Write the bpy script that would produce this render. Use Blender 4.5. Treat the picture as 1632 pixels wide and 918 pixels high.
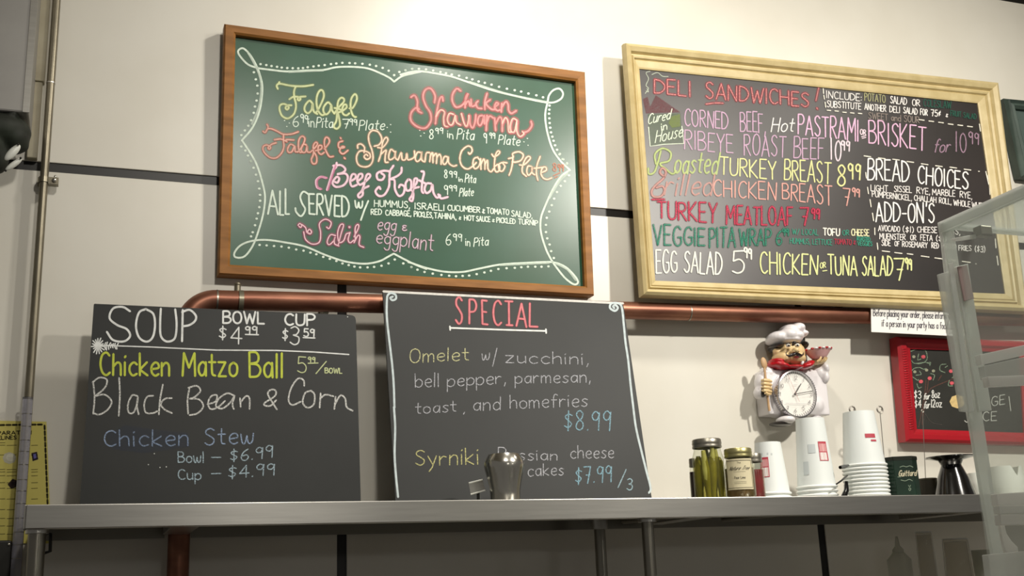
import bpy, bmesh, math, random
from mathutils import Vector, Matrix
random.seed(7)
for o in list(bpy.data.objects): bpy.data.objects.remove(o)
scene = bpy.context.scene; COL = scene.collection
# ------------------------------------------------------------ camera (calibrated from the wall's straight lines)
W_, H_ = 1632.0, 918.0
D = 2.5; EYE = 1.55
_c = (816.0, 459.0)
_a = (5900-_c[0], 740-_c[1]); _b = (545-_c[0], -6500-_c[1])
F = math.sqrt(-(_a[0]*_b[0]+_a[1]*_b[1]))
AX = Vector((_a[0], _a[1], F)).normalized(); AZ = Vector((_b[0], _b[1], F)).normalized(); AY = AZ.cross(AX)
right = Vector((AX[0], AY[0], AZ[0])); down = Vector((AX[1], AY[1], AZ[1])); fwd = Vector((AX[2], AY[2], AZ[2]))
CAM = Vector((0, -D, EYE))
cd = bpy.data.cameras.new('camera'); cam = bpy.data.objects.new('camera', cd); COL.objects.link(cam)
m3 = Matrix((right, -down, -fwd)).transposed()
cam.matrix_world = Matrix.Translation(CAM) @ m3.to_4x4()
cd.sensor_width = 36; cd.lens = F/W_*36; cd.clip_start = .02
scene.camera = cam
# ------------------------------------------------------------ world, lights, exposure
scene.view_settings.view_transform = 'Standard'; scene.view_settings.look = 'None'
scene.view_settings.gamma = 1; scene.view_settings.use_curve_mapping = False
scene.view_settings.exposure = -0.14
wd = bpy.data.worlds.new('world'); scene.world = wd; wd.use_nodes = True
wb = wd.node_tree.nodes['Background']; wb.inputs[0].default_value = (1.0, .95, .86, 1); wb.inputs[1].default_value = .13
def lamp(name, loc, target, power, size, color=(1, .88, .68), spread=180, spot=None, blend=.6):
    if spot:
        l = bpy.data.lights.new(name, 'SPOT'); l.spot_size = math.radians(spot); l.spot_blend = blend; l.shadow_soft_size = size
    else:
        l = bpy.data.lights.new(name, 'AREA'); l.shape = 'DISK'; l.size = size; l.spread = math.radians(spread)
    l.energy = power; l.color = color
    o = bpy.data.objects.new(name, l); COL.objects.link(o); o.location = loc
    o.rotation_euler = (Vector(target)-Vector(loc)).to_track_quat('-Z', 'Y').to_euler(); return o
WARM = (1, .945, .85)
lamp('ceiling_and_fill_spot', (1.02, -.85, 3.30), (1.0, -.35, 2.4), 14, .14, WARM)
lamp('ceiling_and_fill_spot', (2.45, -.95, 3.30), (2.35, -.45, 2.4), 2.5, .12, WARM)
lamp('ceiling_and_fill_spot', (2.2, -2.2, 3.30), (1.9, 0, 1.8), 270, .06, WARM, spot=96, blend=1)
lamp('ceiling_and_fill_spot', (.5, -2.3, 3.30), (.1, 0, 2.1), 88, .08, WARM, spot=96, blend=1)  # fill spot, added to brighten the left part of the wall
def pendant(loc, power):                       # globe lamps hanging in the room behind the camera
    l = bpy.data.lights.new('pendant_lamp', 'POINT'); l.energy = power; l.color = WARM; l.shadow_soft_size = .11
    o = bpy.data.objects.new('pendant_lamp', l); COL.objects.link(o); o.location = loc
pendant((.95, -5.0, 2.20), 14); pendant((3.3, -5.0, 2.20), 9)

# ------------------------------------------------------------ geometry helpers
def ray(px, py): return right*(px-_c[0]) + down*(py-_c[1]) + fwd*F
def at(px, py, y=0.0):
    d = ray(px, py); return CAM + d*((y+D)/d.y)
def sc(px, py, y=0.0):
    d = ray(px, py); return (y+D)/d.y            # metres per photo pixel at that depth
class Plane:                                    # plane through two heights, leaning in y
    def __init__(s, z0, y0, z1, y1, yx=0.0, x0=0.0):
        k = (y1-y0)/(z1-z0); s.n = Vector((-yx, 1, -k)).normalized()
        if s.n.y > 0: s.n = -s.n               # towards the room
        s.p = Vector((x0, y0, z0))
    def hit(s, px, py, h=0.0):
        d = ray(px, py); q = s.p + s.n*h; t = (q-CAM).dot(s.n)/d.dot(s.n); return CAM + d*t
def tag(o, label=None, cat=None, group=None, kind=None):
    if label: o['label'] = label
    if cat: o['category'] = cat
    if group: o['group'] = group
    if kind: o['kind'] = kind
    return o
def empty(name, loc, label, cat, group=None):
    o = bpy.data.objects.new(name, None); COL.objects.link(o); o.location = loc; o.empty_display_size = .05
    return tag(o, label, cat, group)
def root_of(o):
    v = Vector((0, 0, 0))
    while o is not None: v += Vector(o.location); o = o.parent
    return v
def link(name, me, mat, parent=None):
    if mat and not me.materials: me.materials.append(mat)
    o = bpy.data.objects.new(name, me); COL.objects.link(o)
    if parent is not None:
        o.parent = parent; off = root_of(parent)
        me.transform(Matrix.Translation(-off))
    return o
def obj(name, bm, mat, parent=None, smooth=False, label=None, bevel=0, sub=0, kind=None):
    me = bpy.data.meshes.new(name)
    bmesh.ops.recalc_face_normals(bm, faces=bm.faces)
    bm.to_mesh(me); bm.free()
    if smooth:
        for p in me.polygons: p.use_smooth = True
    o = link(name, me, mat, parent)
    if bevel:
        b = o.modifiers.new('bevel', 'BEVEL'); b.width = bevel; b.segments = 2; b.limit_method = 'ANGLE'
    if sub:
        b = o.modifiers.new('sub', 'SUBSURF'); b.levels = sub; b.render_levels = sub
    if smooth and not sub:
        try: me.set_sharp_from_angle(angle=math.radians(50))
        except Exception: pass
    return tag(o, label, kind=kind)
def BM(): return bmesh.new()
def box(bm, x0, x1, y0, y1, z0, z1):
    v = [bm.verts.new(p) for p in [(x0,y0,z0),(x1,y0,z0),(x1,y1,z0),(x0,y1,z0),(x0,y0,z1),(x1,y0,z1),(x1,y1,z1),(x0,y1,z1)]]
    for f in [(0,1,2,3),(4,5,6,7),(0,1,5,4),(1,2,6,5),(2,3,7,6),(3,0,4,7)]: bm.faces.new([v[i] for i in f])
    return v
def tube(bm, pts, rad, seg=12, cap=True):
    pts = [Vector(p) for p in pts]; n = len(pts); rings = []
    rr = rad if isinstance(rad, (list, tuple)) else [rad]*n
    up = None
    for i, p in enumerate(pts):
        t = (pts[min(i+1, n-1)]-pts[max(i-1, 0)]).normalized()
        if up is None:
            up = Vector((0, 0, 1)) if abs(t.z) < .9 else Vector((0, 1, 0))
        a = t.cross(up).normalized(); up = a.cross(t).normalized()
        rings.append([bm.verts.new(p + (a*math.cos(2*math.pi*k/seg) + up*math.sin(2*math.pi*k/seg))*rr[i]) for k in range(seg)])
    for i in range(n-1):
        for k in range(seg):
            bm.faces.new([rings[i][k], rings[i][(k+1) % seg], rings[i+1][(k+1) % seg], rings[i+1][k]])
    if cap: bm.faces.new(rings[0]); bm.faces.new(rings[-1])
def lathe(bm, c, prof, seg=32, nx=None):
    """prof: (radius, height) from the bottom up; a ring for each, closed when radius is 0"""
    c = Vector(c); rings = []
    for r, h in prof:
        if r < 1e-6: rings.append([bm.verts.new(c+Vector((0, 0, h)))])
        else: rings.append([bm.verts.new(c+Vector((r*math.cos(2*math.pi*k/seg), r*math.sin(2*math.pi*k/seg), h))) for k in range(seg)])
    for a, b in zip(rings, rings[1:]):
        for k in range(seg):
            k2 = (k+1) % seg
            if len(a) == 1 and len(b) == 1: continue
            if len(a) == 1: bm.faces.new([a[0], b[k], b[k2]])
            elif len(b) == 1: bm.faces.new([a[k], a[k2], b[0]])
            else: bm.faces.new([a[k], a[k2], b[k2], b[k]])
def ell(bm, c, r, seg=20, rot=None):
    m = Matrix.Translation(Vector(c))
    if rot: m = m @ Matrix.Rotation(rot, 4, 'Y')
    m = m @ Matrix.Diagonal((r[0], r[1], r[2], 1))
    bmesh.ops.create_uvsphere(bm, u_segments=seg, v_segments=max(6, seg//2), radius=1, matrix=m)
def smoothpts(p, n=5, closed=False):
    if len(p) < 3: return list(p)
    out = []
    for i in range(len(p)-1):
        p0 = p[i-1] if i > 0 else (2*p[0][0]-p[1][0], 2*p[0][1]-p[1][1])
        p1, p2 = p[i], p[i+1]
        p3 = p[i+2] if i+2 < len(p) else (2*p[-1][0]-p[-2][0], 2*p[-1][1]-p[-2][1])
        for k in range(n):
            t = k/n; t2 = t*t; t3 = t2*t
            out.append(tuple(.5*((2*p1[j]) + (-p0[j]+p2[j])*t + (2*p0[j]-5*p1[j]+4*p2[j]-p3[j])*t2 + (-p0[j]+3*p1[j]-3*p2[j]+p3[j])*t3) for j in (0, 1)))
    out.append(p[-1]); return out

# ------------------------------------------------------------ materials
def lin(h):
    v = [int(h[i:i+2], 16)/255 for i in (0, 2, 4)]
    return tuple(((x+.055)/1.055)**2.4 if x > .04045 else x/12.92 for x in v) + (1,)
def mat(name, hexc, rough=.5, metal=0, noise=0, scale=20, bump=0, spec=.5, trans=0, alpha=1, hex2=None, stretch=None, coat=0, emis=0, aniso=0, crough=.08):
    m = bpy.data.materials.new(name); m.use_nodes = True; nt = m.node_tree; b = nt.nodes['Principled BSDF']
    c = lin(hexc); b.inputs['Base Color'].default_value = c; b.inputs['Roughness'].default_value = rough
    b.inputs['Metallic'].default_value = metal; b.inputs['Specular IOR Level'].default_value = spec
    b.inputs['Transmission Weight'].default_value = trans; b.inputs['Alpha'].default_value = alpha
    b.inputs['Coat Weight'].default_value = coat; b.inputs['Coat Roughness'].default_value = crough
    if aniso: b.inputs['Anisotropic'].default_value = aniso
    if noise or bump:
        tc = nt.nodes.new('ShaderNodeTexCoord'); mp = nt.nodes.new('ShaderNodeMapping'); nz = nt.nodes.new('ShaderNodeTexNoise')
        if stretch: mp.inputs['Scale'].default_value = stretch
        nz.inputs['Scale'].default_value = scale; nz.inputs['Detail'].default_value = 6
        nt.links.new(tc.outputs['Object'], mp.inputs[0]); nt.links.new(mp.outputs[0], nz.inputs['Vector'])
        if noise:
            rp = nt.nodes.new('ShaderNodeValToRGB'); rp.color_ramp.elements[0].position = .35; rp.color_ramp.elements[1].position = .68
            c2 = lin(hex2) if hex2 else tuple(max(0, x*(1-noise)) for x in c[:3])+(1,)
            rp.color_ramp.elements[0].color = c2; rp.color_ramp.elements[1].color = c
            nt.links.new(nz.outputs['Fac'], rp.inputs[0]); nt.links.new(rp.outputs[0], b.inputs['Base Color'])
        if bump:
            bp = nt.nodes.new('ShaderNodeBump'); bp.inputs['Strength'].default_value = bump; bp.inputs['Distance'].default_value = .002
            nt.links.new(nz.outputs['Fac'], bp.inputs['Height']); nt.links.new(bp.outputs[0], b.inputs['Normal'])
    return m
_ch = {}
def chalk(hexc, cover=.9, dusty=False):
    """marker or chalk on a board; cover = how much of the board it hides; dusty = broken up by the board's grain"""
    k = (hexc, cover, dusty)
    if k in _ch: return _ch[k]
    m = bpy.data.materials.new('chalk'); m.use_nodes = True; nt = m.node_tree; b = nt.nodes['Principled BSDF']; out = nt.nodes['Material Output']
    b.inputs['Base Color'].default_value = lin(hexc); b.inputs['Roughness'].default_value = .85; b.inputs['Specular IOR Level'].default_value = .15
    tr = nt.nodes.new('ShaderNodeBsdfTransparent'); mx = nt.nodes.new('ShaderNodeMixShader')
    tc = nt.nodes.new('ShaderNodeTexCoord'); nz = nt.nodes.new('ShaderNodeTexNoise'); mr = nt.nodes.new('ShaderNodeMapRange')
    nz.inputs['Scale'].default_value = 420 if dusty else 90; nz.inputs['Detail'].default_value = 3
    nt.links.new(tc.outputs['Object'], nz.inputs['Vector'])
    mr.inputs[1].default_value = .35; mr.inputs[2].default_value = .62
    mr.inputs[3].default_value = cover*(.35 if dusty else .82); mr.inputs[4].default_value = cover
    nt.links.new(nz.outputs['Fac'], mr.inputs[0]); nt.links.new(mr.outputs[0], mx.inputs[0])
    nt.links.new(tr.outputs[0], mx.inputs[1]); nt.links.new(b.outputs[0], mx.inputs[2]); nt.links.new(mx.outputs[0], out.inputs[0])
    _ch[k] = m; return m
def clear(name, hexc, haze=.15, rough=.15, tint='F4F8F6'):
    m = bpy.data.materials.new(name); m.use_nodes = True; nt = m.node_tree; b = nt.nodes['Principled BSDF']; out = nt.nodes['Material Output']
    b.inputs['Base Color'].default_value = lin(hexc); b.inputs['Roughness'].default_value = rough
    tr = nt.nodes.new('ShaderNodeBsdfTransparent'); tr.inputs[0].default_value = lin(tint)
    lw = nt.nodes.new('ShaderNodeLayerWeight'); lw.inputs[0].default_value = .5
    fr = nt.nodes.new('ShaderNodeMath'); fr.operation = 'POWER'; fr.inputs[1].default_value = 4; nt.links.new(lw.outputs['Facing'], fr.inputs[0])
    ad = nt.nodes.new('ShaderNodeMath'); ad.operation = 'MULTIPLY_ADD'; ad.inputs[1].default_value = .6; ad.inputs[2].default_value = haze; ad.use_clamp = True
    mx = nt.nodes.new('ShaderNodeMixShader')
    nt.links.new(fr.outputs[0], ad.inputs[0]); nt.links.new(ad.outputs[0], mx.inputs[0])
    tl = nt.nodes.new('ShaderNodeBsdfTranslucent'); tl.inputs[0].default_value = lin(hexc); m2 = nt.nodes.new('ShaderNodeMixShader'); m2.inputs[0].default_value = .5
    nt.links.new(b.outputs[0], m2.inputs[1]); nt.links.new(tl.outputs[0], m2.inputs[2])
    nt.links.new(tr.outputs[0], mx.inputs[1]); nt.links.new(m2.outputs[0], mx.inputs[2]); nt.links.new(mx.outputs[0], out.inputs[0]); return m
M = dict(
    panel=mat('wall_panel', 'D8D5CB', .38, noise=.05, scale=3, hex2='D0CCC0', bump=.05),
    gap=mat('black_strip', '0C0A07', .45),
    ceiling=mat('ceiling', 'B9B2A4', .9), floor=mat('floor_tile', '6A5B4C', .6, noise=.3, scale=4),
    oak=mat('oak_frame', '9C6A36', .5, noise=.4, scale=9, hex2='7E5426', stretch=(1, 1, 6), bump=.1, spec=.25),
    oakh=mat('oak_frame_horizontal', '9C6A36', .5, noise=.4, scale=9, hex2='7E5426', stretch=(1, 6, 8), bump=.1, spec=.25),
    cream=mat('cream_painted_wood', 'C6B587', .48, noise=.1, scale=26, hex2='B8A676', bump=.08),
    green=mat('green_chalkboard', '0F4427', .55, spec=.3, coat=.5, crough=.27, noise=.18, scale=5, hex2='1B4E38', bump=.04),
    black=mat('black_chalkboard', '20201B', .45, noise=.2, scale=5, hex2='2E2E2A', bump=.04),
    black2=mat('black_board_glossy', '221E1D', .40, spec=.7, noise=.2, scale=4, hex2='2B2524'),
    slate=mat('grey_black_chalkboard', '161817', .5, spec=.3, noise=.25, scale=4, hex2='1E201F', bump=.04),
    steel=mat('brushed_steel', 'C4C2BC', .30, 1, noise=.1, scale=30, stretch=(.3, 6, 6), bump=.03),
    steeld=mat('steel_post', '8E8A80', .28, 1), chrome=mat('polished_steel', 'DAD7CE', .2, 1),
    copper=mat('copper', '93644E', .40, .7, noise=.25, scale=9, hex2='74493A', stretch=(1, 3, 3)),
    conduit=mat('galvanised_conduit', '857E6C', .35, .6, noise=.3, scale=12),
    red=mat('red_lacquer', 'A3101F', .35, coat=.3), dgreen=mat('dark_green_frame', '2E3B36', .5, hex2='45544C', noise=.3, scale=12),
    white=mat('white_paper', 'E9E7E2', .7), ivory=mat('ivory_label', 'D9CFAC', .6), ink=mat('black_ink', '1B1A1D', .6),
    yellow=mat('yellow_poster', 'CDC263', .6), cup=mat('white_paper_cup', 'DFE4E2', .5), cuprim=mat('cup_rim', 'EAEDE9', .4),
    logo=mat('red_print', 'B23A4A', .6), logop=mat('pale_pink_print', 'D8A9A8', .6), dim=mat('grey_print', 'C3CACB', .6),
    blackp=mat('glossy_black_plastic', '0B0A09', .16, coat=.5), plast=mat('black_rubber', '15140F', .6),
    tin=mat('dark_green_tin', '0F2C1E', .3, .3, noise=.4, scale=14), tinlid=mat('tin_lid', '1B1F18', .3, .5), gold=mat('pale_gold_print', 'B9B089', .5),
    lid=mat('zinc_lid', '9A968A', .35, .9), lidg=mat('brass_lid', 'A9A272', .35, .8),
    glass=clear('jar_glass', 'D5D8C4', .05, .05, 'F6F7F0'), pickle=mat('pickle', 'B4B058', .35, noise=.4, scale=30, hex2='94903C', coat=.4),
    brine=clear('brine', '8C8A40', .10, .2, 'DCD8A0'), amber=mat('amber_preserve', '4A3A12', .25, noise=.4, scale=30, hex2='6B4E1C', coat=.6),
    berry=mat('red_preserve', '5A0D14', .2, noise=.4, scale=30, hex2='7A1822', coat=.6), dark=mat('dark_preserve', '2A1414', .3, coat=.5),
    wire=mat('wire', 'A7A29A', .35, .9), cera=mat('white_ceramic', 'D8DAD2', .35), plastic=clear('frosted_plastic', 'EAEAE4', .38, .3, 'E4E4DC'),
    acry=clear('clear_acrylic', 'FAFAF8', .16, .2, 'F4F7F5'), acryedge=clear('acrylic_edge', 'FAFAF8', .62, .3, 'EEF0EE'),
    acrymid=clear('acrylic_strip', 'FAFAF8', .50, .25, 'E6EAE8'), frost=clear('frosted_acrylic', 'FAFAF8', .72, .3, 'E8E8E4'),
    glassware=clear('glassware', 'F0F0F4', .13, .05, 'F0EEE8'), tubem=clear('clear_tube', 'DCDCE8', .30, .12, 'ECECF2'),
    skin=mat('painted_skin', 'DDC08E', .4, coat=.3), jacket=mat('white_glazed_resin', 'E4E0E2', .3, coat=.5), hair=mat('painted_black', '17100D', .3, coat=.5),
    scarf=mat('red_glaze', 'B01220', .25, coat=.6), wood=mat('pale_wood', 'C9A47A', .5, noise=.2, scale=30), silver=mat('silver_bezel', 'BDBBBE', .18, .9),
    dial=mat('dial', 'E6E4DE', .5), pink=mat('pink_sticker', 'B59A98', .5), bag=mat('black_fabric', '14160F', .7, noise=.5, scale=20, hex2='20281C', bump=.5),
    sheet=mat('grey_steel_sheet', 'A8A6A2', .4, .4, noise=.3, scale=3), batten=mat('cream_painted_metal', 'A39C86', .5, noise=.2, scale=10, hex2='8B836C'),
    edge=mat('worn_board_edge', 'B9B6A8', .6))

# ------------------------------------------------------------ hand lettering: single-stroke alphabets (10 units = cap height)
G = {}
def gl(s):
    for line in s.strip().splitlines():
        k, w, d = line.split(None, 2); st = []
        for part in d.split('|'):
            sm = part.startswith('~'); part = part.lstrip('~')
            st.append((sm, [tuple(float(v) for v in q.split(',')) for q in part.split()]))
        G[k] = (float(w), st)
gl('''
A 7 0,0 3.4,10 7,0|1.3,3.4 5.8,3.4
B 6 0,0 0,10|~0,10 3.6,10 5.2,8.4 4.4,6.1 0,5.3|~0,5.3 4.4,5 6.2,2.8 4.4,.4 0,0
C 6 ~6,8.6 4,10 1.4,8.8 .2,5 1.2,1.4 3.6,0 6,1.2
D 6.4 0,0 0,10|~0,10 3.6,9.2 6.2,6.6 6.2,3.4 3.6,.6 0,0
E 5 5,10 0,10 0,0 5.2,0|0,5.2 4.2,5.2
F 5 5,10 0,10 0,0|0,5.2 4,5.2
G 6.4 ~6,8.6 4,10 1.4,8.8 .2,5 1.2,1.4 3.6,0 6.2,1.4 6.2,4.4|3.8,4.4 6.4,4.4
H 6.4 0,10 0,0|6.2,10 6.2,0|0,5.2 6.2,5.2
I 1 .4,10 .4,0
J 5 ~4.6,10 4.6,3 3.6,.4 1.8,0 .2,1.8
K 6 0,10 0,0|5.6,10 .2,4.6 6,0
L 5 0,10 0,0 5,0
M 8 0,0 .6,10 4,3.6 7.4,10 8,0
N 6.4 0,0 .2,10 6,0 6.4,10
O 6.8 ~3.4,10 1,8.6 .1,5 1,1.4 3.4,0 5.8,1.4 6.7,5 5.8,8.6 3.4,10
P 5.6 0,0 0,10|~0,10 3.8,9.9 5.6,7.8 4.2,5.4 0,4.8
Q 6.8 ~3.4,10 1,8.6 .1,5 1,1.4 3.4,0 5.8,1.4 6.7,5 5.8,8.6 3.4,10|4,2.6 7,-.6
R 6 0,0 0,10|~0,10 3.8,9.9 5.4,7.8 4.2,5.6 0,4.9|1.6,5 6,0
S 5.6 ~5.4,8.8 3.4,10 1,9 .9,7 3,5.4 5.2,3.4 4.8,1 2.6,0 .2,1.4
T 6.2 0,10 6.4,10|3.2,10 3.2,0
U 6 ~0,10 .1,3 1.2,.5 3,0 5,.8 5.9,3 6,10
V 6.4 0,10 3.2,0 6.4,10
W 9 0,10 2.2,0 4.5,8 6.8,0 9,10
X 6 0,10 6,0|6,10 0,0
Y 6 0,10 3,5 6,10|3,5 3,0
Z 6 0,10 6,10 0,0 6,0
a 5.2 ~5,5 3,6 .8,4.5 .5,2 2,.2 4,1 5,4|5,6 5.1,0
b 5 0,10 0,0|~0,4 2.5,6 5,4.5 4.8,1.5 2.5,0 0,1
c 5 ~5,5 3,6 .7,4.5 .5,1.8 2.5,0 5,.8
d 5 5,10 5,0|~5,4 3,6 .5,4.5 .5,1.5 2.5,0 5,1.5
e 5 ~.6,3 4.8,3.6 4.5,5.5 2.6,6 .6,4.3 .7,1.5 2.8,0 5,.8
f 4.2 ~4.5,9.3 3,10 1.8,8.5 1.6,4 1.6,0|0,5.8 4,5.8
g 5 ~5,5 3,6 .6,4.6 .6,2 2.6,.6 5,2|~5,6 5,0 4.2,-3.5 2,-4 .5,-2.8
h 5 0,10 0,0|~0,4 2.5,6 4.5,5 4.8,0
i 1 .2,6 .4,0|.1,8.2 .6,8.8
j 2 1.6,6 1.4,-3 0,-4|1.5,8.2 1.7,8.6
k 4.8 0,10 0,0|4.5,6 0,2.6 4.8,0
l 1 .3,10 .3,0
m 7.2 0,6 0,0|~0,4 1.8,6 3.3,4.8 3.4,0|~3.4,4 5.2,6 6.8,4.8 7,0
n 4.8 0,6 0,0|~0,4 2.3,6 4.4,4.8 4.6,0
o 5.2 ~2.6,6 .4,4.6 .4,1.4 2.6,0 4.9,1.4 4.9,4.6 2.6,6
p 5 0,6 0,-4|~0,4 2.5,6 5,4.5 4.8,1.5 2.5,0 0,1
r 4 0,6 0,0|~0,3.5 2,5.8 4,5.4
s 4.4 ~4.4,5.3 2.4,6 .7,4.8 2.4,3.2 4.2,1.6 2.4,0 .2,.8
t 4.2 ~2,9.5 2,1.5 4,.3|0,6.2 4.3,6.2
u 4.8 ~0,6 .3,1.2 2.3,0 4.5,1.5|4.6,6 4.8,0
v 4.6 0,6 2.3,0 4.6,6
w 7 ~0,6 .6,1 2,0 3.4,4.6|~3.4,4.6 4,.6 5.4,0 6.6,2 7,6
y 5 0,6 2.6,.8|5,6 2.4,-1.5 .6,-4
z 4.8 0,6 4.6,6 0,0 4.8,0
0 6 ~3,10 .9,8.4 .1,5 .9,1.6 3,0 5.1,1.6 5.9,5 5.1,8.4 3,10
1 1.4 .8,10 .6,0
2 5.2 ~.2,8 2.4,10 4.8,8.2 3.4,4.4 0,0|0,0 5.2,0
3 5.2 ~.4,9 2.8,10 4.8,8.2 3.6,5.8 1.8,5.3|~1.8,5.3 4.8,4.2 4.6,1.2 2.4,0 .1,1.2
4 5.6 4,0 4.2,10 0,3.4 5.8,3.4
5 5.2 5,10 .8,10 .5,5.6|~.5,5.6 3.2,6.2 5.1,4 4.6,1 2.4,0 .1,1
6 5.2 ~4.6,9.6 1.8,7.2 .3,3.4 1.2,.6 3.4,.2 5,2.4 3.8,4.6 .8,4
7 5.2 0,10 5.2,10 2.6,0|1.6,5 4.4,5
8 5.2 ~4.6,8.4 2.6,10 .6,8.2 2,5.8 4.4,3.6 4.4,1.2 2.4,0 .4,1.4 1.2,4 3.8,6 4.6,8.4
9 4.8 ~4.6,8.4 2.4,10 .4,8.2 1,5.8 3.2,5.6 4.6,8.4|4.6,9.4 4.2,0
$ 5 ~4.8,7.8 2.6,8.6 .6,7.2 2.4,5.2 4.4,3.4 2.6,1.4 .2,2.4|2.6,10.4 2.4,-.4
& 6 ~6,0 1.6,6.8 1.8,9.4 3.6,10 4.2,8 .6,3.4 .8,.8 2.8,0 6,4.2
+ 4 ~3.6,6.6 1.2,6.6 2.2,4.4 .4,2 3.4,1.4|2,7.8 2,.4
. .8 .2,.1 .6,.5
, 1.2 1,.8 .2,-2
: .8 .2,1 .6,1.4|.2,5 .6,5.4
! 1.4 1.2,10 .6,3|.4,.2 .6,.5
/ 4.4 4.4,10 0,-1
- 4 0,4.6 4,4.6
' 1 .5,11 .3,8.4
( 2 ~2,11 .4,7.6 .4,2.6 2,-.6
) 2 ~0,11 1.6,7.6 1.6,2.6 0,-.6
¢ 4 ~3.6,6.4 1.6,7 .4,5 1.6,3 3.6,3.4|3.4,9 1,1
* 2 .4,4.6 .9,5.1
ε 4 ~3.8,7.6 2,8.6 .5,7.4 1.2,5.6 3,5|~3,5 .8,4.4 .3,2 2,.4 4.2,1.6
''')
def text(s, x0, y0, x1, y1, h, h1=None, slant=0.0, gap=1.9, jit=.25):
    """strokes of a line of writing in photo pixels: baseline (x0,y0)-(x1,y1), cap height h (to h1)"""
    h1 = h1 or h; tot = 0; xs = []
    for ch in s:
        w = 3.0 if ch == ' ' else G[ch][0]; xs.append(tot); tot += w+gap
    tot -= gap; out = []
    for ch, xo in zip(s, xs):
        if ch == ' ': continue
        jy = random.uniform(-jit, jit); ks = 1+random.uniform(-.04, .04)*(jit > 0); rot = random.uniform(-.03, .03)*(jit > 0)
        for sm, pts in G[ch][1]:
            q = []
            for u, v in pts:
                f = (xo+u)/tot; hh = (h+(h1-h)*f)/10
                vv = v*ks+jy
                q.append((x0+(x1-x0)*f+(slant+rot)*vv*hh, y0+(y1-y0)*f-vv*hh))
            if sm: out.append(smoothpts(q, 4))
            else:                                   # straight strokes: break at the corners
                out += [[q[i], q[i+1]] for i in range(len(q)-1)]
    return out
def tr(ox, oy, s, *strokes, n=5, smooth=True):
    out = []
    for st in strokes:
        v = [float(a) for a in st.replace(',', ' ').split()]
        q = [(ox+v[i]/s, oy+v[i+1]/s) for i in range(0, len(v), 2)]
        out.append(smoothpts(q, n) if smooth else q)
    return out
def ribbon(bm, hit, pts, w, h):
    """flat round-ended stroke of width w (photo pixels) laid on a surface given by hit(px,py,h)"""
    if len(pts) < 2: return
    n = len(pts); L = []; R = []
    for i, p in enumerate(pts):
        a = pts[max(i-1, 0)]; b = pts[min(i+1, n-1)]
        dx, dy = b[0]-a[0], b[1]-a[1]; l = math.hypot(dx, dy) or 1e-6; nx, ny = -dy/l*w/2, dx/l*w/2
        L.append(bm.verts.new(hit(p[0]+nx, p[1]+ny, h))); R.append(bm.verts.new(hit(p[0]-nx, p[1]-ny, h)))
    for i in range(n-1):
        try: bm.faces.new([L[i], L[i+1], R[i+1], R[i]])
        except ValueError: pass
    for (p, q, A, B) in ((pts[0], pts[1], L[0], R[0]), (pts[-1], pts[-2], L[-1], R[-1])):
        dx, dy = p[0]-q[0], p[1]-q[1]; l = math.hypot(dx, dy) or 1e-6; c = bm.verts.new(hit(p[0]+dx/l*w*.5, p[1]+dy/l*w*.5, h))
        bm.faces.new([A, c, B])
def words(strokes, gx=5.0, gy=1.5):
    bb = [(min(p[0] for p in s), max(p[0] for p in s), min(p[1] for p in s), max(p[1] for p in s)) for s in strokes]
    idx = list(range(len(strokes)))
    def find(i):
        while idx[i] != i: i = idx[i]
        return i
    for i in range(len(bb)):
        for j in range(i):
            a, b = bb[i], bb[j]
            if a[0]-gx < b[1] and b[0]-gx < a[1] and a[2]-gy < b[3] and b[2]-gy < a[3]: idx[find(i)] = find(j)
    out = {}
    for i, st in enumerate(strokes): out.setdefault(find(i), []).append(st)
    return list(out.values())
class Board:
    def __init__(s, root, plane, base=.0006): s.root = root; s.pl = plane; s.k = 0; s.base = base
    def draw(s, strokes, w, color, cover=.92, dusty=False, label=None, name='lettering', dx=0, dy=0):
        s.k += 1; h = s.base+s.k*.00003
        groups = words(strokes) if name in ('lettering', 'chalk_shading', 'numerals') else [strokes]
        for g_ in groups:                           # every word is a part of its own
            bm = BM()
            for i, st in enumerate(g_):
                if dx or dy: st = [(a+dx, b+dy) for a, b in st]
                ribbon(bm, s.pl.hit, st, w, h+(i % 7)*.000004)
            o = obj(name, bm, chalk(color, cover, dusty), s.root, label=label)
        return o
    def dots(s, pts, r, color, name='dotted_border', label=None):
        s.k += 1; bm = BM(); h = s.base+s.k*.00003
        for x, y in pts:
            bm.faces.new([bm.verts.new(s.pl.hit(x+r*1.15*math.cos(a), y+r*math.sin(a), h)) for a in [k*math.pi/4 for k in range(8)]])
        return obj(name, bm, chalk(color, .95), s.root, label=label)
    def fill(s, pts, color, cover, name='chalk_shading', dusty=True, label=None):
        s.k += 1; bm = BM(); h = s.base+s.k*.00003
        bm.faces.new([bm.verts.new(s.pl.hit(x, y, h)) for x, y in pts])
        return obj(name, bm, chalk(color, cover, dusty), s.root, label=label)
def seg_dashes(a, b, spacing, length, lift=0):
    L = math.hypot(b[0]-a[0], b[1]-a[1]); n = int(L/spacing); out = []
    for i in range(n+1):
        t = i*spacing/L; t2 = min(1, (i*spacing+length)/L); j = random.uniform(-.6, .6)
        out.append([(a[0]+(b[0]-a[0])*t, a[1]+(b[1]-a[1])*t+j), (a[0]+(b[0]-a[0])*t2, a[1]+(b[1]-a[1])*t2+j)])
    return out
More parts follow.
